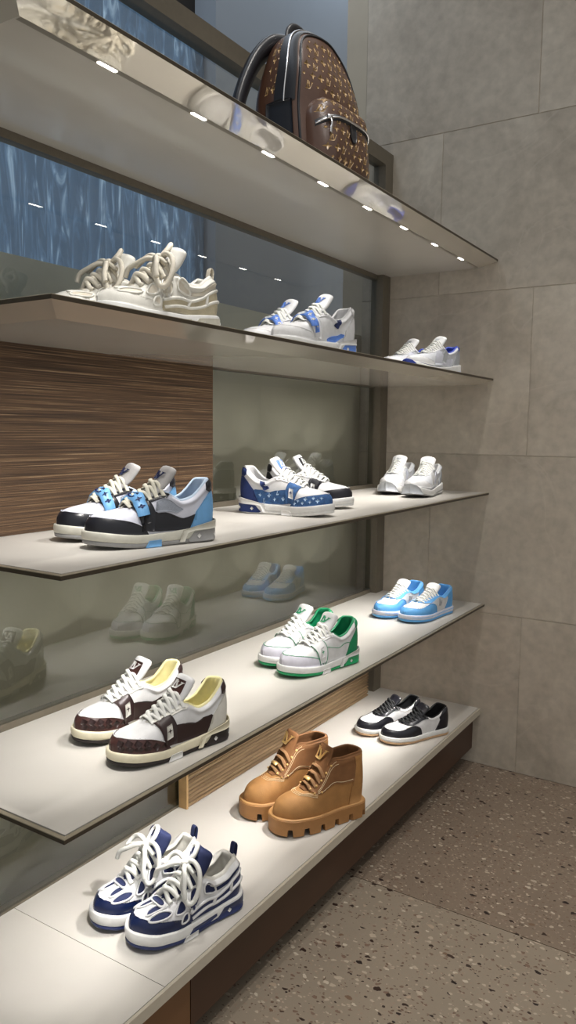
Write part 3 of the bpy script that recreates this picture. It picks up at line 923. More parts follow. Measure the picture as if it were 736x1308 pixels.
# ------------------------------------------------------------------ the shoes
def trainer(look, mir):
    c = dict(base='white', cap='white', capline=None, eye='white', flap='white', badge='white', badgemark='brown2', quarter='white', heelc='offwhite', heeltab='white',
             lining='creamlining', tongue='white', label=None, logo='brown2', lace='lace', mid='cream', out='darkrubber', win='darkrubber', emb='whiterubber', step='cream', collar=None)
    c.update(look['c'])
    s = Shoe('sneaker', look.get('sp', {}), mir)
    s.upper(M[c['base']]); s.lining(M[c['lining']], .008)
    s.sole(M[c['mid']], M[c['out']])
    cap = s.panel('toe_cap', CAP, M[c['cap']], 'lv')[0]
    if c.get('check'):
        sh = []
        for r in range(3):
            for k in range(-14, 15):
                if (k+r) % 2: continue
                q = .50+.05*abs(k)*.0
        for sd in (1, -1):
            for (l, t) in [(.66,.07),(.73,.12),(.80,.10),(.80,.22),(.865,.12),(.865,.28),(.92,.14),(.92,.34),(.965,.18),(.965,.42)]:
                sh.append(s.side_shape(diamond(.5), l, t, .018, sd))
        s.decals('check_pattern', sh, M[c['check']], cap, .0021)
    qp = s.panel('quarter_panel', c.get('qpoly', QUARTER), M[c['quarter']], off=.0016)
    s.panel('heel_counter', HEELC, M[c['heelc']], off=.0026)
    s.panel('heel_tab', HEELTAB, M[c['heeltab']], off=.0028)
    if c['collar']: s.panel('collar', COLLAR, M[c['collar']], off=.0012)
    s.panel('eyestay', EYESTAY, M[c['eye']], off=.0024)
    for fp, sd in zip(s.panel('side_flap', FLAP, M[c['flap']], off=.0034), (1, -1)):
        bd = s.panel('badge', [(.646,.18),(.592,.20),(.588,.52),(.634,.50)], M[c['badge']], sides=(sd,), off=.0046, parent=fp)[0]
        s.decals('badge_emblem', [s.side_shape(star4(.5,.14), .615, .36, .012, sd)], M[c['badgemark']], bd, .0052)
    if c['capline']:
        s.piping('cap_piping', CAP[:13], M[c['capline']], .0010, kind='lv', off=.002)
        s.piping('panel_piping', QUARTER[:8], M[c['capline']], .0009)
        s.piping('flap_piping', FLAP[:3]+[FLAP[3], FLAP[4]], M[c['capline']], .0009, off=.0036)
    else:
        s.piping('cap_piping', CAP[:13], M[c['base']], .0009, kind='lv', off=.0018)
    # perforated side line and sole fittings
    W_ = s.sole_panel('heel_window', HWIN, M[c['win']], off=.0012)
    s.sole_emblems([(diamond(.42), .10, .46), (ring(.5,.2), .165, .46), (diamond(.42), .23, .46)], M[c['emb']], W_, .012, .0022)
    s.sole_panel('heel_frame', [(.0,.80),(.0,1.28),(.12,1.30),(.22,1.16),(.34,.98),(.37,.20),(.335,.18),(.31,.74),(.26,.84)], M[c['mid']], off=.0030)
    s.sole_panel('sole_step', [(.50,0.03),(.50,.52),(.585,.52),(.61,.03)], M[c['step']], off=.0016)
    s.make_tongue(M[c['tongue']])
    if c['label']: lab = s.tongue_patch('tongue_label', [(.64,-.70),(.64,.70),(.98,.60),(.98,-.60)], M[c['label']])
    s.tongue_logo(M[c['logo']], .73, .029)
    s.laces(M[c['lace']], .70, .46, 5, w=.0044, th=.0018)
    s.eyelets(M[c['lace']], .70, .46, 5, r=.0016)
    if c.get('strap'):
        mb = MB(); poly = [(.20,-1),(.20,1),(.36,1),(.36,-1)]
        rows = []
        for i in range(25):
            b = -1+2*i/24; row = []
            l0, l1 = .685, .60
            for (l, o) in ((l0,.0),(l0,.003),((l0+l1)/2,.0045),(l1,.003),(l1,.0)):
                tt = 1.0-abs(b)*.62
                p, n = snormal(s.S, l2s(l), math.copysign(max(1e-3, 1-tt), b if b else 1), s.cen)
                k = (1-min(1, abs(b)/.42)**2)
                q = p+n*(.0045+o)
                zt = s.tz(min(l,.70))+s.dz(l)+.004+o
                if k > 0: q = Vector((q.x, q.y, max(q.z, q.z*(1-k)+max(zt, q.z)*k)))
                row.append(q)
            rows.append(row)
        mb.grid(rows); st = mb.build('strap', M[c['strap']], s.root)
        def SU(a, b):
            a = max(0, min(1, a))*24; i = int(min(23, a)); t = a-i; b = max(0, min(1, b))*2; j = int(min(1, b)); u = b-j
            R_ = rows; j += 1
            return (R_[i][j].lerp(R_[i][j+1], u)).lerp(R_[i+1][j].lerp(R_[i+1][j+1], u), t)
        sh = []
        for k, fn in ((.20, flower4()), (.35, star4()), (.50, ring(.5,.16)), (.65, star4()), (.80, flower4())):
            sh.append([(k+(x-.5)*.09, .5+(y-.5)*.62) for x, y in fn])
        mb = MB()
        for q in sh: patch(mb, SU, q, .0012, .05, .3, .001, s.cen)
        fuse(st, mb.build('strap_emblems', M[c['strapmark']], st, recalc=False))
    if c.get('mesh'):
        s.panel('mesh_window', [(.54,.40),(.52,.66),(.40,.72),(.30,.60),(.36,.40),(.46,.36)], M[c['mesh']], off=.0014)
    if c.get('print'):
        for par, area_ in ((cap, [(.66,.08),(.70,.16),(.75,.10),(.78,.24),(.83,.14),(.86,.30),(.90,.18),(.93,.34)]), ):
            sh = []
            for sd in (1, -1):
                for k, (l, t) in enumerate(area_): sh.append(s.side_shape([flower4(), star4(), diamond(.4)][k % 3], l, t, .011, sd))
            s.decals('monogram_print', sh, M[c['print']], par, .0022)
        sh = []
        for sd in (1, -1):
            for k, (l, t) in enumerate([(.20,.15),(.26,.30),(.31,.12),(.36,.26),(.42,.12),(.46,.28),(.52,.14),(.16,.30)]): sh.append(s.side_shape([flower4(), star4(), LT][k % 3], l, t, .012, sd))
        for sd_, q_ in zip((1, -1), qp): s.decals('monogram_print', [h_ for h_ in sh if (h_[0][1] > 0) == (sd_ > 0)], M[c['print']], q_, .0024)
    if c.get('anklestrap'):
        for q in s.panel('ankle_strap', [(.36,.52),(.30,.98),(.245,.98),(.30,.50)], M[c['anklestrap']], off=.0034, sides=(1,-1)):
            pass
    return s

LOOKS = {
 'brown': dict(c=dict(cap='brown', check='brown2', eye='offwhite', flap='brown2', badge='offwhite', quarter='brown2', heeltab='brown2', heelc='offwhite', label='brown', logo='whiterubber', mid='cream', out='darkrubber', win='darkrubber', step='whiterubber')),
 'green': dict(c=dict(cap='lavender', capline='green', eye='white', badge='white', badgemark='green', quarter='white', heelc='green', heeltab='green', lining='green', logo='green', mid='whiterubber', out='greenrub', win='greenrub', step='whiterubber')),
 'tri': dict(c=dict(base='palegrey', cap='black', eye='black', flap='black', badge='black', badgemark='black', quarter='black', mesh='greymesh', qpoly=[(.60,.04),(.58,.50),(.52,.36),(.30,.30),(.20,.34),(.13,.08),(.14,.03),(.3,.02),(.5,.02)], heelc='ltblue', heeltab='black', lining='paleblue', tongue='grey', logo='navy', mid='bone', out='shoegrey', win='shoegrey', emb='whiterubber', step='ltblue', strap='ltblue', strapmark='navy', lace='lacecream')),
 'denim': dict(c=dict(cap='denim', eye='white', flap='denim', badge='whiterubber', badgemark='denimdk', quarter='denim', heelc='denimdk', heeltab='denimdk', lining='white', tongue='white', label='cornblue', logo='whiterubber', mid='whiterubber', out='whiterubber', win='denimdk', step='whiterubber', print='denimlt', anklestrap='denimdk')),
 'blackwhite': dict(c=dict(cap='black', eye='white', flap='black', badge='whiterubber', badgemark='black', quarter='black', heelc='black', heeltab='black', lining='white', tongue='white', label='black', logo='whiterubber', mid='whiterubber', out='whiterubber', win='black', step='whiterubber')),
 'bluewhite': dict(c=dict(cap='white', capline=None, eye='white', flap='white', badge='cornblue', badgemark='whiterubber', quarter='cornblue', qpoly=[(.34,.02),(.26,.14),(.16,.22),(.26,.30),(.30,.24),(.46,.06),(.46,.02)], heelc='white', heeltab='white', collar=None, lining='white', tongue='white', logo='cornblue', mid='whiterubber', out='whiterubber', win='cornblue', step='whiterubber', anklestrap='navy', strap='cornblue', strapmark='whiterubber')),
}
def court(look, mir):
    """low court sneaker on a flat cupsole"""
    c = look
    sp = dict(zb=.024, spring=.006, inset=.003, heel=.006, pad=.003, so=.003,
        H=[(0,.078),(.05,.080),(.12,.072),(.2,.057),(.3,.050),(.40,.060),(.45,.064),(.55,.056),(.65,.047),(.74,.040),(.86,.033),(.95,.024),(1,.012)],
        MT=[(0,.030),(.3,.027),(.7,.025),(1,.026)], tt=.0045, sag=.008,
        tongue=[(.76,.058),(.68,.067),(.60,.078),(.52,.090),(.46,.100),(.42,.109),(.395,.116)])
    s = Shoe('sneaker', sp, mir)
    s.upper(M[c['base']]); s.lining(M[c['lining']], .006); s.sole(M[c['mid']], M[c['out']])
    s.panel('toe_cap', [(.50,1),(.53,.72),(.60,.52),(.66,.46),(.72,.52),(.80,.58),(.88,.52),(.935,.30),(.95,0),(.935,-.30),(.88,-.52),(.80,-.58),(.72,-.52),(.66,-.46),(.60,-.52),(.53,-.72),(.50,-1),(1,-1),(1,1)], M[c['cap']], 'lv')
    s.panel('eyestay', [(.745,.97),(.70,.72),(.62,.56),(.55,.58),(.45,.66),(.385,.80),(.385,.99),(.46,.985),(.56,.98),(.68,.98),(.73,.985)], M[c['eye']], off=.0022)
    s.panel('heel_counter', [(0,0),(0,.99),(.06,.99),(.13,.985),(.20,.80),(.19,.55),(.22,.30),(.27,0)], M[c['heel']], off=.0020)
    if c.get('collar'): s.panel('collar', [(.16,.80),(.12,.985),(.2,.99),(.3,.99),(.385,.99),(.385,.86),(.3,.80)], M[c['collar']], off=.0018)
    s.piping('cap_piping', [(.50,1),(.53,.72),(.60,.52),(.66,.46),(.72,.52),(.80,.58),(.88,.52),(.935,.30),(.95,0),(.935,-.30),(.88,-.52),(.80,-.58),(.72,-.52),(.66,-.46),(.60,-.52),(.53,-.72),(.50,-1)], M[c['cap']], .0008, kind='lv', off=.0019)
    s.sole_panel('sole_stitching', [(.12,.70),(.12,.76),(.92,.76),(.92,.70)], M[c['soleline']], off=.0006)
    if c.get('side'):
        s.decals('side_emblem', [s.side_shape(q, .40, .40, .026, sd) for sd in (1, -1) for q in (LT, VT)], M[c['side']], s.root, .0012, fz=False)
    s.make_tongue(M[c['tongue']])
    s.laces(M[c['lace']], .70, .44, 6, w=.0034, th=.0016)
    s.eyelets(M[c['eye']], .70, .44, 6, r=.0014)
    return s
COURT = {
 'sky': dict(base='white', lining='sky', mid='palegrey', out='sky', cap='sky', eye='sky', heel='sky', collar='sky', soleline='sky', tongue='white', lace='lace', side='silver'),
 'bw': dict(base='white', lining='blackmat', mid='whiterubber', out='gum', cap='black', eye='black', heel='black', collar=None, soleline='whiterubber', tongue='black', lace='blackmat'),
}

def runner(look, mir):
    """light running sneaker with a sculpted sole"""
    c = look
    sp = dict(zb=.030, spring=.014, inset=.004, heel=.009, pad=.005, so=.004, zo=.006,
        W=[(0,.034),(.15,.036),(.35,.034),(.5,.038),(.7,.048),(.85,.045),(1,.034)],
        H=[(0,.080),(.05,.082),(.12,.074),(.2,.060),(.3,.054),(.40,.072),(.45,.075),(.55,.064),(.65,.052),(.74,.043),(.86,.033),(.95,.023),(1,.011)],
        MT=[(0,.046),(.12,.042),(.35,.031),(.7,.026),(.9,.027),(1,.036)], tt=.0055,
        tongue=[(.76,.062),(.68,.076),(.60,.089),(.52,.103),(.46,.116),(.42,.127),(.395,.136)])
    s = Shoe('sneaker', sp, mir)
    s.upper(M[c['base']]); s.lining(M[c['lining']], .008); s.sole(M[c['mid']], M[c['out']])
    s.panel('toe_cap', [(.64,1),(.70,.82),(.79,.66),(.88,.50),(.945,.26),(.955,0),(.945,-.26),(.88,-.50),(.79,-.66),(.70,-.82),(.64,-1),(1,-1),(1,1)], M[c['cap']], 'lv', off=.0016)
    s.panel('eyestay', [(.735,.97),(.69,.78),(.61,.70),(.50,.72),(.42,.78),(.405,.99),(.50,.985),(.66,.98),(.72,.985)], M[c['eye']], off=.0020)
    s.panel('side_panel', [(.66,.04),(.63,.40),(.57,.72),(.50,.72),(.46,.42),(.36,.30),(.28,.46),(.22,.40),(.26,.04)], M[c['side']], off=.0018)
    s.panel('side_stripe', [(.48,.10),(.44,.44),(.38,.78),(.33,.76),(.36,.40),(.38,.10)], M[c['side2']], off=.0026)
    s.panel('heel_counter', [(0,0),(0,.72),(.06,.74),(.13,.60),(.18,.34),(.22,0)], M[c['heel']], off=.0024)
    s.panel('heel_tab', HEELTAB, M[c['heeltab']], off=.0026)
    s.sole_panel('toe_bumper', [(.86,.10),(.90,.78),(.94,1.02),(1.0,1.10),(1.0,.10)], M[c['toe']], off=.0016)
    s.sole_panel('sole_wedge', [(.06,.40),(.06,.52),(.34,.42),(.60,.30),(.60,.22),(.32,.30)], M[c['wedge']], off=.0008)
    s.make_tongue(M[c['tongue']]); s.tongue_logo(M[c['logo']], .78, .016)
    s.laces(M['lace'], .70, .44, 7, w=.0030, th=.0013)
    s.eyelets(M[c['eye']], .70, .44, 7, r=.0013)
    return s
RUN = {
 'white': dict(base='whitemesh', lining='white', mid='whiterubber', out='shoegrey', cap='white', eye='white', side='white', side2='palegrey', heel='silver', heeltab='white', toe='silver', wedge='shoegrey', tongue='white', logo='silver'),
 'blueheel': dict(base='whitemesh', lining='royal', mid='whiterubber', out='whiterubber', cap='white', eye='white', side='palegrey', side2='silver', heel='silver', heeltab='royal', toe='royal', wedge='palegrey', tongue='white', logo='silver'),
}

def skate(look, mir):
    """puffy skate sneaker with fat rope laces"""
    c = look
    sp = dict(L=.290, zb=.032, spring=.012, inset=.004, heel=.010, pad=.011, so=.004, zo=.011,
        W=[(0,.037),(.15,.040),(.35,.039),(.5,.043),(.7,.053),(.85,.052),(1,.042)],
        H=[(0,.086),(.05,.090),(.12,.082),(.2,.068),(.3,.066),(.40,.082),(.45,.084),(.55,.073),(.65,.059),(.74,.048),(.86,.039),(.95,.029),(1,.014)],
        G=[(0,.027),(.3,.028),(.42,.027),(.5,.022),(.62,.017),(.69,.012),(.725,0),(1,0)],
        MT=[(0,.042),(.2,.038),(.4,.033),(.7,.033),(1,.035)], tt=.0125, sag=.009,
        tongue=[(.75,.072),(.68,.086),(.60,.101),(.52,.118),(.46,.133),(.42,.148),(.39,.164)], tw=[(0,.016),(.3,.022),(.7,.035),(1,.037)])
    s = Shoe('skate_sneaker', sp, mir)
    s.upper(M[c['base']]); s.lining(M[c['lining']], .012); s.sole(M[c['mid']], M[c['out']])
    cap = s.panel('toe_cap', [(.56,1),(.62,.86),(.72,.74),(.82,.66),(.90,.50),(.945,.26),(.955,0),(.945,-.26),(.90,-.50),(.82,-.66),(.72,-.74),(.62,-.86),(.56,-1),(1,-1),(1,1)], M[c['cap']], 'lv', off=.0020)[0]
    wins = [[(.90,.46),(.885,.62),(.80,.68),(.735,.58),(.73,.46),(.80,.40)], [(.90,.74),(.875,.90),(.80,.94),(.735,.86),(.73,.76),(.80,.74)],
            [(.70,.42),(.66,.66),(.625,.70),(.61,.40),(.655,.34)], [(.575,.34),(.55,.72),(.50,.78),(.47,.50),(.50,.30)],
            [(.42,.44),(.40,.84),(.33,.78),(.31,.50)], [(.66,.10),(.64,.26),(.60,.26),(.60,.10)]]
    for w in wins:
        for sd in (1, -1):
            q = smooth_poly(w, 4)
            mb = MB(); patch(mb, s.S, s.cv(q, 'lt', sd), .0010, .03, .06, .0020, s.cen); o = mb.build('mesh_window', M[c['win']], s.root, recalc=False)
            mb = MB(); line_on(mb, s.S, [(l2s(a), sd*(1-b)) for a, b in w], .0024, .0016, s.cen, True, 5, 7); mb.build('window_rim', M[c['frame']], s.root)
    s.panel('heel_counter', [(0,0),(0,.50),(.06,.52),(.16,.44),(.28,.30),(.44,.22),(.57,.20),(.58,.02)], M[c['heel']], off=.0022, sm=False)
    s.panel('collar_band', [(0,.62),(0,.80),(.10,.78),(.22,.66),(.30,.62),(.29,.50),(.18,.54),(.08,.62)], M[c['win']], off=.0020)
    for w in ([(.575,.20),(.44,.25),(.28,.34),(.16,.48),(.04,.56)], [(.56,.07),(.42,.11),(.25,.17),(.12,.26),(.03,.30)], [(.31,.32),(.335,.15)], [(.15,.46),(.16,.25)]):
        for sd in (1, -1):
            mb = MB(); line_on(mb, s.S, [(l2s(a), sd*(1-b)) for a, b in w], .0036, .0030, s.cen, False, 6, 8); mb.build('side_web', M[c['frame']], s.root)
    # four-petal flower on the side
    for sd in (1, -1):
        f = s.panel('side_flower', [(.60,.34),(.60,.36),(.59,.36),(.59,.34)], M[c['frame']], sides=(sd,), off=.001)[0]
        s.decals('petals', [s.side_shape(star4(.5,.2), .545, .36, .036, sd, PI/4)], M[c['frame']], f, .0044, fz=True)
        s.decals('petals_inner', [s.side_shape(flower4(.5), .545, .36, .020, sd)], M[c['flower']], f, .0054)
    W_ = s.sole_panel('heel_window', [(.04,.14),(.04,.80),(.10,.84),(.28,.80),(.34,.24),(.32,.14)], M[c['out']], off=.0012)
    s.sole_emblems([(diamond(.42), .10, .5), (ring(.5,.2), .17, .5), (diamond(.42), .24, .5)], M[c['mid']], W_, .013, .0022)
    s.sole_panel('sole_stripe', [(.34,.55),(.34,.72),(.54,.70),(.57,.40),(.40,.40)], M[c['out']], off=.0010)
    s.sole_panel('sole_step', [(.50,.03),(.50,.38),(.60,.38),(.625,.03)], M[c['mid']], off=.0016)
    s.make_tongue(M[c['tongue']])
    s.tongue_patch('tongue_label', [(.70,-.5),(.70,.5),(.94,.46),(.94,-.46)], M[c['tonguelabel']], off=.0014)
    s.tongue_logo(M[c['tlogo']], .74, .026, shapes=(flower4(.5),))
    # lace base pad at the throat
    def pad(name, m, l, hl, hv, off, r=.001):
        mb = MB(); q = [(l2s(l)+hl*math.cos(2*PI*k/20), hv*math.copysign(abs(math.sin(2*PI*k/20))**.6, math.sin(2*PI*k/20))) for k in range(20)]
        patch(mb, s.S, q, off, .02, .05, .003, s.cen); return mb.build(name, m, s.root, recalc=False)
    pad('lace_base', M[c['frame']], .755, .030, .26, .0052); pad('lace_base_pad', M[c['win']], .757, .017, .19, .0066)
    # heel pull loop
    hp = s.S(0, .001); mb = MB(); w = .0075
    P = [Vector((hp.x+.002, 0, hp.z-.012)), Vector((hp.x-.004, 0, hp.z+.006)), Vector((hp.x-.006, 0, hp.z+.024)), Vector((hp.x-.001, 0, hp.z+.031)), Vector((hp.x+.004, 0, hp.z+.026)), Vector((hp.x+.007, 0, hp.z+.006)), Vector((hp.x+.010, 0, hp.z-.012))]
    mb.tube(catmull(P, 5), w, 8, flat=.0014, up=[Vector((0,0,1)) if False else Vector((1,0,.01)) for _ in catmull(P, 5)]); mb.build('pull_loop', M[c['pull']], s.root)
    # fat laces
    lr = .0056; mb = MB()
    def edgep(l, sd, off=.005): return s.at(l, .92, sd, off)
    n = 4; la, lb = .70, .47
    for i in range(n):
        l0 = la+(lb-la)*i/n; l1 = la+(lb-la)*(i+1)/n
        for k, (sa, sb, ex) in enumerate(((1,-1,.000), (-1,1,.006))):
            A, B = edgep(l0, sa), edgep(l1, sb); mid = A.lerp(B, .5); l = mid.x/s.L
            mid.z = max(mid.z, s.tz(l)+s.dz(l)+.006+ex); mid.x += .006
            A2 = s.at(l0, .80, sa, .003); B2 = s.at(l1, .80, sb, .003)
            q1 = A.lerp(mid, .55); q1.z = max(q1.z, s.tz(q1.x/s.L)+.004+ex*.5); q2 = B.lerp(mid, .55); q2.z = max(q2.z, s.tz(q2.x/s.L)+.004+ex*.5)
            mb.tube(catmull([A2, A, q1, mid, q2, B, B2], 5), lr, 8)
    mb.build('laces', M[c['lace']], s.root)
    kx = .505*s.L; kz = s.tz(.505)+.012; K = Vector((kx, 0, kz)); mm = s.mir
    bow = MB()
    def T(pts, r=lr): bow.tube(catmull([K+Vector(p) for p in pts], 6), r, 9)
    T([(-.002,.030,-.010),(.003,.014,.002),(0,0,.004),(-.003,-.014,.002),(-.010,-.034,-.012)])
    T([(0,-.010,-.004),(.008,-.002,.004),(.004,.006,.010),(-.006,.004,.008),(-.004,-.008,.002)], lr*1.15)
    T([(0,0,.006),(-.006,.022,.014),(-.006,.044,.000),(.002,.055,-.030),(.016,.054,-.058),(.030,.047,-.058),(.030,.032,-.028),(.010,.008,.002)])
    T([(0,-.002,.006),(.002,-.022,.016),(.006,-.040,.012),(.018,-.049,-.002),(.028,-.042,-.008),(.022,-.022,.004),(.006,-.004,.006)])
    T([(0,0,.002),(.018,-.012,.006),(.034,-.028,-.004),(.046,-.046,-.016),(.050,-.052,-.034)])
    T([(0,0,.002),(.014,.014,.004),(.026,.034,-.006),(.036,.046,-.026),(.038,.052,-.044)])
    T([(-.002,-.002,.002),(-.018,-.014,.016),(-.030,-.010,.032),(-.028,.006,.038),(-.014,.012,.022),(-.002,.004,.006)])
    bow.ball(K+Vector((0,0,.006)), .0105, 10, 7, (1,1.2,.8))
    bow.build('lace_bow', M[c['lace']], s.root)
    return s
SKATE = {
 'navy': dict(base='white', lining='offwhite', mid='whiterubber', out='navy', cap='navygloss', win='navymesh', frame='white', heel='navy', flower='navy', tongue='navymesh', tonguelabel='navy', tlogo='palegrey', pull='navymesh', lace='lace'),
 'ecru': dict(base='offwhite', lining='offwhite', mid='whiterubber', out='bone', cap='offwhite', win='beige', frame='offwhite', heel='ecru', flower='taupe', tongue='offwhite', tonguelabel='white', tlogo='beige', pull='beige', lace='taupe'),
}

def boot(mir):
    sp = dict(L=.296, zb=.045, spring=.006, inset=.004, heel=.006, pad=.004, so=.006, zo=.010, lmax=.62,
        W=[(0,.039),(.15,.041),(.35,.042),(.5,.047),(.7,.054),(.85,.053),(1,.044)],
        H=[(0,.150),(.08,.152),(.2,.150),(.3,.148),(.38,.150),(.44,.142),(.50,.118),(.57,.090),(.66,.071),(.76,.061),(.86,.052),(.95,.038),(1,.018)],
        G=[(0,.032),(.3,.034),(.42,.028),(.50,.026),(.58,.022),(.64,.013),(.67,0),(1,0)],
        E=[(0,3.2),(.4,2.9),(.7,2.3),(1,2.2)], TM=[(0,66),(.3,66),(.45,74),(.6,86),(.7,90),(1,90)],
        MT=[(0,.047),(1,.047)], tt=.005, sag=.007,
        tongue=[(.70,.112),(.64,.124),(.58,.140),(.53,.160),(.49,.180),(.46,.200),(.44,.218)], tw=[(0,.016),(.3,.026),(.7,.031),(1,.032)])
    s = Shoe('ankle_boot', sp, mir)
    s.upper(M['tan']); s.lining(M['tandk'], .006)
    s.lugs(M['tanrub'], 7, .020, .046)
    mb = MB(); rg = [s.sole_ring(.0450, s.p['so']-.003), s.sole_ring(.0462, s.p['so']-.0018), s.sole_ring(.0474, s.p['so']-.0025), s.sole_ring(.0476, s.p['so']-.010)]
    mb.grid(rg, closed_v=True); mb.build('welt', M['welt'], s.root)
    s.panel('quarter_panel', [(.645,.985),(.655,.80),(.60,.52),(.54,.42),(.44,.34),(.30,.28),(.16,.26),(.14,.60),(.16,.985),(.3,.985),(.41,.985),(.50,.985),(.58,.985)], M['tandk'], off=.0022)
    s.panel('heel_counter', [(0,0),(0,.985),(.08,.985),(.155,.98),(.15,.6),(.17,.26),(.22,0)], M['tan'], off=.0020)
    s.panel('collar', [(0,.90),(0,.998),(.15,.998),(.3,.998),(.41,.998),(.41,.92),(.3,.90),(.15,.89)], M['tandk'], off=.0034)
    for k, o_ in enumerate((0, .018, .036)):
        s.piping('vamp_stitching', [(.60+o_*.3,.52-o_*2),(.66+o_,.66-o_),(.73+o_,.78),(.755+o_,1.0-.001)], M['stitch'], .0006, off=.0012)
    s.piping('quarter_stitching', [(.60,.56),(.535,.46),(.44,.38),(.30,.32),(.18,.30)], M['stitch'], .0006, off=.0026)
    s.piping('side_stitching', [(.60,.62),(.52,.70),(.44,.82),(.38,.88)], M['stitch'], .0006, off=.0026)
    s.piping('side_stitching', [(.60,.58),(.51,.64),(.43,.74),(.36,.80)], M['stitch'], .0006, off=.0026)
    for (l, t) in ((.63,.62),(.565,.50)):
        for sd in (1, -1):
            mb = MB(); mb.ball(s.at(l, t, sd, .003), .0032, 10, 6); mb.build('rivet', M['gold'], s.root)
    s.make_tongue(M['tandk'])
    lg = s.tongue_logo(M['gold'], .72, .045, off=.0055)
    for i in range(5):
        l = .645+(.44-.645)*i/4
        for sd in (1, -1):
            mb = MB(); mb.ball(s.at(l, .84, sd, .003), .0036, 10, 6); mb.build('eyelet', M['gold'], s.root)
    s.laces(M['tanlace'], .645, .475, 4, w=.0052, th=.0022, straight=True, edge=.90, lift=.005)
    # metal lace tag on the lowest row
    l = .635; c = Vector((l*s.L, s.yc(l), s.tz(l)+s.dz(l)+.012)); mb = MB()
    mb.tube([c+Vector((0,-.013,0)), c+Vector((.001,0,.001)), c+Vector((0,.013,0))], .0055, 10, flat=.0022, up=Vector((.35,0,1))); mb.build('lace_tag', M['gold'], s.root)
    return s

# ------------------------------------------------------------------ placing the pairs
def look_name(look):
    for d, n in ((LOOKS, None), (COURT, None), (RUN, None), (SKATE, None)):
        for k, v in d.items():
            if v is look: return {'tri': 'in black, grey and blue', 'brown': 'in white and brown', 'green': 'in white and green', 'sky': 'in sky blue', 'bw': 'in black and white', 'navy': 'in navy and white', 'ecru': 'in cream and beige', 'bluewhite': 'in white and blue', 'white': 'in white', 'blueheel': 'in white with blue heel', 'denim': 'pointing right', 'blackwhite': 'pointing right'}[k]
    return 'in tan'
def pair(make, look, spots, hi, deg, labels, group=None, cat='shoe'):
    for (x, y, mir), lab in zip(spots, labels):
        s = make(look, mir) if look is not None else make(mir)
        s.put(x, y, H[hi]+.0004, math.radians(deg)); tag(s.root, lab, cat, group or 'pair of '+{'shoe': 'sneakers', 'boot': 'boots'}[cat]+' '+str(look_name(look)))
pair(trainer, LOOKS['brown'], ((.3636,-1.8094,-1),(.2005,-1.7660,1)), 3, -104.3,
     ('white sneaker with dark brown toe and cream sole, nearer the shelf edge', 'white sneaker with dark brown toe and cream sole, nearer the glass'))
pair(trainer, LOOKS['green'], ((.3372,-1.1229,-1),(.2280,-1.0750,1)), 3, -104.9,
     ('white sneaker with green sole and green lining, nearer the shelf edge', 'white sneaker with green sole and green lining, nearer the glass'))
pair(court, COURT['sky'], ((.3525,-.3453,-1),(.2320,-.3410,1)), 3, -99.9,
     ('sky blue and white low sneaker, nearer the shelf edge', 'sky blue and white low sneaker, nearer the glass'))
pair(court, COURT['bw'], ((.3560,-.4376,-1),(.2343,-.4122,1)), 4, -119.6,
     ('black and white low sneaker on the bench, nearer its front edge', 'black and white low sneaker on the bench, nearer the reed panel'))
pair(boot, None, ((.3720,-1.1767,-1),(.2380,-1.1446,1)), 4, -117.0,
     ('tan lace-up ankle boot with lugged sole, nearer the bench edge', 'tan lace-up ankle boot with lugged sole, nearer the reed panel'), cat='boot')
pair(skate, SKATE['navy'], ((.3573,-1.7495,-1),(.2290,-1.7420,1)), 4, -106.0,
     ('navy and white skate sneaker with fat white laces, nearer the bench edge', 'navy and white skate sneaker with fat white laces, nearer the glass'))
pair(trainer, LOOKS['tri'], ((.3374,-1.8365,-1),(.1993,-1.7959,1)), 2, -109.6,
     ('black, grey and light blue sneaker with a blue strap, nearer the shelf edge', 'black, grey and light blue sneaker with a blue strap, nearer the woven panel'))
pair(trainer, LOOKS['denim'], ((.2498,-1.1745,-1),), 2, 8.7, ('blue denim and white sneaker with its toe pointing right',))
pair(trainer, LOOKS['blackwhite'], ((.1894,-.9539,1),), 2, 8.7, ('black and white sneaker half hidden behind the blue denim one',))
pair(runner, RUN['white'], ((.3100,-.3102,-1),(.1724,-.2543,1)), 2, -84,
     ('all white running sneaker on the middle shelf, nearer the shelf edge', 'all white running sneaker on the middle shelf, nearer the glass'))
pair(skate, SKATE['ecru'], ((.290,-1.755,-1),(.155,-1.768,1)), 1, -105,
     ('cream and beige skate sneaker with taupe rope laces, nearer the shelf edge', 'cream and beige skate sneaker with taupe rope laces, nearer the glass'))
pair(trainer, LOOKS['bluewhite'], ((.335,-1.178,-1),(.210,-1.155,1)), 1, -105,
     ('white sneaker with blue heel window and navy ankle strap, nearer the shelf edge', 'white sneaker with blue strap, nearer the glass'))
pair(runner, RUN['blueheel'], ((.310,-.26,-1),(.193,-.24,1)), 1, -105,
     ('white running sneaker with blue toe bumper and blue heel, nearer the shelf edge', 'white running sneaker with blue toe bumper and blue heel, nearer the glass'))
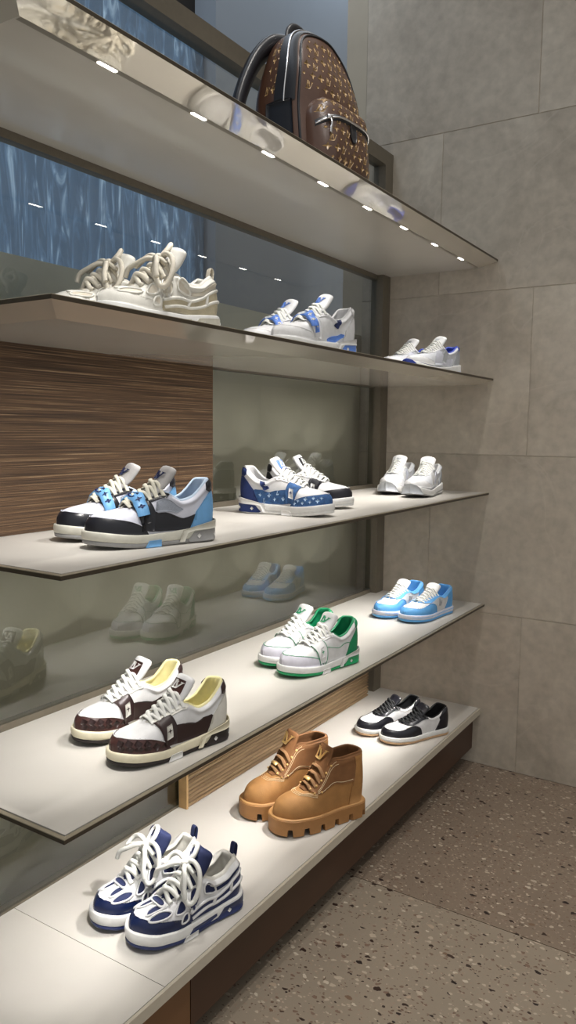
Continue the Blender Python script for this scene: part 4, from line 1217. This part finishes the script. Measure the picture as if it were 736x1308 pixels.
# ------------------------------------------------------------------ backpack
M['canvas'] = mat('brown_coated_canvas', srgb(70,48,37), .30, bump=.15, bscale=1500, coat=.3)
M['motif'] = mat('tan_motif_print', srgb(142,114,74), .4)
M['packleather'] = mat('black_pack_leather', srgb(24,25,30), .36, bump=.2, bscale=700)
def backpack():
    root = empty('backpack', (.262, -1.105, H[0]+.0005), math.radians(-5))
    root.scale = (1.24, 1.0, 1.0)
    tag(root, 'brown backpack with tan letter and flower pattern and black leather trim', 'backpack')
    c = .185; hw = .150; hu = .222; hd = .185; dep = .078
    prof = catmull([Vector(p) for p in ((.05,-.062,0),(.5,-.064,0),(.86,-.060,0),(.955,-.050,0),(.99,-.030,0),(1.0,0,0),(.99,.030,0),(.955,.052,0),(.86,.066,0),(.6,.076,0),(.3,.081,0),(.02,.083,0))], 8)
    NP = len(prof)-1
    def R(th):
        cs, sn = abs(math.cos(th)), abs(math.sin(th))
        n, h = (2.7, hu) if math.sin(th) >= 0 else (6, hd)
        return ((cs/hw)**n+(sn/h)**n)**(-1/n)
    def tap(z): return 1-.38*smooth01(.20, .42, z)+.10*(1-smooth01(0, .12, z))
    def wob(y, z): return .003*math.sin(31*z+9*y)+.002*math.sin(47*y-13*z)
    def PR(k):
        u = max(0, min(1, k))*NP; i = int(min(u, NP-1)); return prof[i].lerp(prof[i+1], u-i)
    def B(th, k):
        p = PR(k); r = R(th)*p.x; z = c+r*math.sin(th); y = r*math.cos(th)
        return Vector((p.y*tap(z)+wob(y, z)*(.4+p.x*.6), y, z))
    cen = Vector((0,0,c))
    mb = MB(); rows = []
    for i in range(96):
        th = -PI+2*PI*i/96; rows.append([B(th, k/44) for k in range(45)])
    mb.grid(rows, closed_u=True)
    n = 45
    mb.f.append(tuple(i*n for i in range(96))); mb.sm.append(True); mb.f.append(tuple(i*n+44 for i in range(96))); mb.sm.append(True)
    body = mb.build('body', M['canvas'], root)
    def Fr(y, z):                                   # front face
        th = math.atan2(z-c, y); r = math.hypot(y, z-c)/R(th); r = min(.995, r)
        lo, hi = .5, 1.0
        for _ in range(22):
            m_ = (lo+hi)/2
            if PR(m_).x > r: lo = m_
            else: hi = m_
        return B(th, (lo+hi)/2)
    def halfw(z):
        dz = z-c; n, h = (2.7, hu) if dz >= 0 else (6, hd)
        return hw*max(0, 1-min(1, abs(dz)/h)**n)**(1/n)
    def side(sd):
        def Sd(z, x):                               # gusset on one side
            k0 = .5+x/.12*.20
            th = math.atan2(z-c, sd*max(.004, halfw(z)))
            return B(th, max(.02, min(.98, k0)))
        return Sd
    motifs = [[LT, VT], [flower4()], [star4(.5,.2)], [ring(.5,.13), diamond(.2)]]
    def print_on(target, surf, spots, size, name, keep=lambda a, b: True, flip=1):
        mb = MB(); nn = 0
        for (a, b, kind) in spots:
            if not keep(a, b): continue
            for sh in motifs[kind % 4]:
                patch(mb, surf, [(a+flip*(p-.5)*size, b+(q-.5)*size) for p, q in sh], .0006, .5, .5, .0004, cen)
        fuse(target, mb.build(name, M['motif'], root, recalc=False))
    sp = []
    for i in range(-6, 7):
        for j in range(0, 16):
            y = i*.028+(.014 if j % 2 else 0); z = .02+j*.0262
            sp.append((y, z, (i*3+j*2+j//2) % 4))
    print_on(body, Fr, sp, .0215, 'print', lambda y, z: math.hypot(y, z-c)/R(math.atan2(z-c, y)) < .90 and z > .22)
    for sd in (-1, 1):
        S_ = side(sd); sp = []
        for j in range(0, 10):
            for i in range(-2, 1): sp.append((.175+j*.026, -.008+i*.028+(.012 if j % 2 else 0), (i+j*3) % 4))
        mb = MB()
        for (z, x, k) in sp:
            if z < .205 or z > .37 or x > -.020: continue
            for sh in motifs[k]: patch(mb, S_, [(z+(q-.5)*.0215, x+sd*-1*(p-.5)*.0215) for p, q in sh], .0006, .5, .5, .0004, cen)
        fuse(body, mb.build('print', M['motif'], root, recalc=False))
    # black leather band with the zip, running over the top from side to side
    mb = MB(); rows = []
    th0 = [(.02+(PI-.04)*i/60) for i in range(61)]
    for th in th0:
        rows.append([B(th, k)+(B(th, k)-Vector((0,0,c))).normalized()*.0022 for k in (.46,.50,.535,.55,.57,.60,.63,.645)])
    mb.grid(rows); zb = mb.build('zip_band', M['packleather'], root)
    mb = MB(); mb.tube([B(th, .538)+(B(th, .538)-Vector((0,0,c))).normalized()*.0040 for th in th0], .0022, 6); mb.build('zip', M['chrome'], zb)
    # piping round the front edge
    mb = MB(); mb.tube([B(-PI+2*PI*i/120, .68)+Vector((.001,0,0)) for i in range(120)], .0030, 7, closed=True); mb.build('piping', M['packleather'], root)
    # black leather side patches low down
    for sd in (-1, 1):
        S_ = side(sd); mb = MB(); patch(mb, S_, [(.01,-.062),(.192,-.062),(.196,.0),(.192,.068),(.01,.070)], .0030, .03, .02, .003, cen)
        mb.build('side_patch', M['packleather'], root, recalc=False)
        mb = MB(); mb.tube([S_(z, x)+ (S_(z, x)-cen).normalized()*.004 for z, x in [(.189,-.054+.115*k/10) for k in range(11)]], .0011, 6); mb.build('seam', M['packleather'], root)
    # front pocket
    pw, ph, pd = .128, .205, .050
    def po(z): # half width of pocket at height z
        return pw*(1-.07*z/ph)*max(0, 1-max(0, (z-.13)/(ph+.012-.13))**3.2)**(1/2.4)
    def Pk(a, z):                                   # a in -1..1 across
        zc = max(.002, min(ph, z)); y = a*po(zc)
        base = Fr(max(-.14, min(.14, y)), max(.015, zc))
        r = max(abs(a)**5, (zc/ph)**9)
        bulge = pd*(max(0, 1-r))**.42*(1-.30*(zc/ph)**2)
        return Vector((base.x+bulge-.002, y, z if z > .0 else 0))
    mb = MB(); rows = []
    for j in range(41):
        z = .002+(ph-.002)*(1-(1-j/40)**1.6); rows.append([Pk(-math.cos(PI*i/40), z) for i in range(41)])
    mb.grid(rows); pk = mb.build('front_pocket', M['canvas'], root)
    sp = []
    for i in range(-5, 6):
        for j in range(0, 8):
            y = i*.026+(.013 if j % 2 else 0); z = .018+j*.0245
            if abs(y) < po(z)*.90: sp.append((y, z, (i*3+j*2+j//2+1) % 4))
    mb = MB()
    for (y, z, k) in sp:
        for sh in motifs[k]: patch(mb, Pk, [((y+(p-.5)*.0205)/max(.03, po(z)), z+(q-.5)*.0205) for p, q in sh], .0007, .5, .5, .0004, cen)
    fuse(pk, mb.build('print', M['motif'], root, recalc=False))
    zl = [(-.97+1.94*i/40) for i in range(41)]
    zz = lambda a: .150-.010*a*a-.018*abs(a)**6
    mb = MB(); rows = []
    for a in zl: rows.append([Pk(a, zz(a)+o)+Vector((.0025 if abs(o) < .007 else .0005, 0, 0)) for o in (-.0085,-.006,.006,.0085)])
    mb.grid(rows); pz = mb.build('pocket_zip', M['packleather'], pk)
    mb = MB(); mb.tube([Pk(a, zz(a))+Vector((.0036,0,0)) for a in zl], .0030, 7); mb.build('zip_teeth', M['chrome'], pz) if False else fuse(pz, mb.build('zip_teeth', M['chrome'], pk))
    mb = MB(); a = -.80; q = Pk(a, zz(a))+Vector((.007,0,0))
    mb.tube([q+Vector((0,-.010,.001)), q+Vector((.001,.010,.001))], .0060, 8, flat=.0030, up=Vector((1,0,0)))
    mb.tube(catmull([q+Vector((.002,.002,-.002)), q+Vector((.005,.002,-.012)), q+Vector((.004,.001,-.024)), q+Vector((.004,-.001,-.038))], 5), [.0030]*4+[.0042]*6+[.0052]*6, 8, flat=.0016, up=Vector((1,0,0)))
    mb.build('zip_pull', M['chrome'], pk)
    mb = MB(); patch(mb, Pk, [(-.12,.144),(.12,.144),(.115,.112),(.06,.100),(-.06,.100),(-.115,.112)], .0035, .1, .02, .003, cen); mb.build('leather_tab', M['packleather'], pk, recalc=False)
    # top handle, straps, top zip end
    top = c+hu
    mb = MB(); mb.tube(catmull([(-.028,-.050,top-.022),(-.030,-.046,top+.012),(-.030,-.022,top+.034),(-.030,.022,top+.034),(-.030,.046,top+.012),(-.028,.050,top-.022)], 7), .0105, 9, flat=.0045, up=Vector((1,0,0))); mb.build('handle', M['packleather'], root)
    for sd in (-1, 1):
        P = catmull([(-.034,sd*.050,top-.026),(-.046,sd*.098,top-.040),(-.058,sd*.140,top-.085),(-.068,sd*.172,top-.150),(-.074,sd*.194,top-.220),(-.074,sd*.200,.120),(-.066,sd*.186,.070)], 8)
        n = len(P); mb = MB(); mb.tube(P, [.026+.008*smooth01(0,.3,i/n)-.014*smooth01(.8,1,i/n) for i in range(n)], 14, flat=.0165, up=[Vector((-.9, sd*.5, .3)) for i in range(n)])
        st = mb.build('shoulder_strap', M['packleather'], root)
        P = catmull([(-.066,sd*.186,.070),(-.066,sd*.176,.040),(-.062,sd*.155,.018),(-.052,sd*.138,.012)], 6)
        mb = MB(); mb.tube(P, .0125, 8, flat=.0018, up=Vector((-1, sd, .3))); mb.build('strap_webbing', M['packleather'], st)
    mb = MB(); mb.ball(B(1.12, .585)+Vector((.0, .004, .004)), .0065, 10, 6); mb.build('zip_end', M['packleather'], zb)
    return root
backpack()
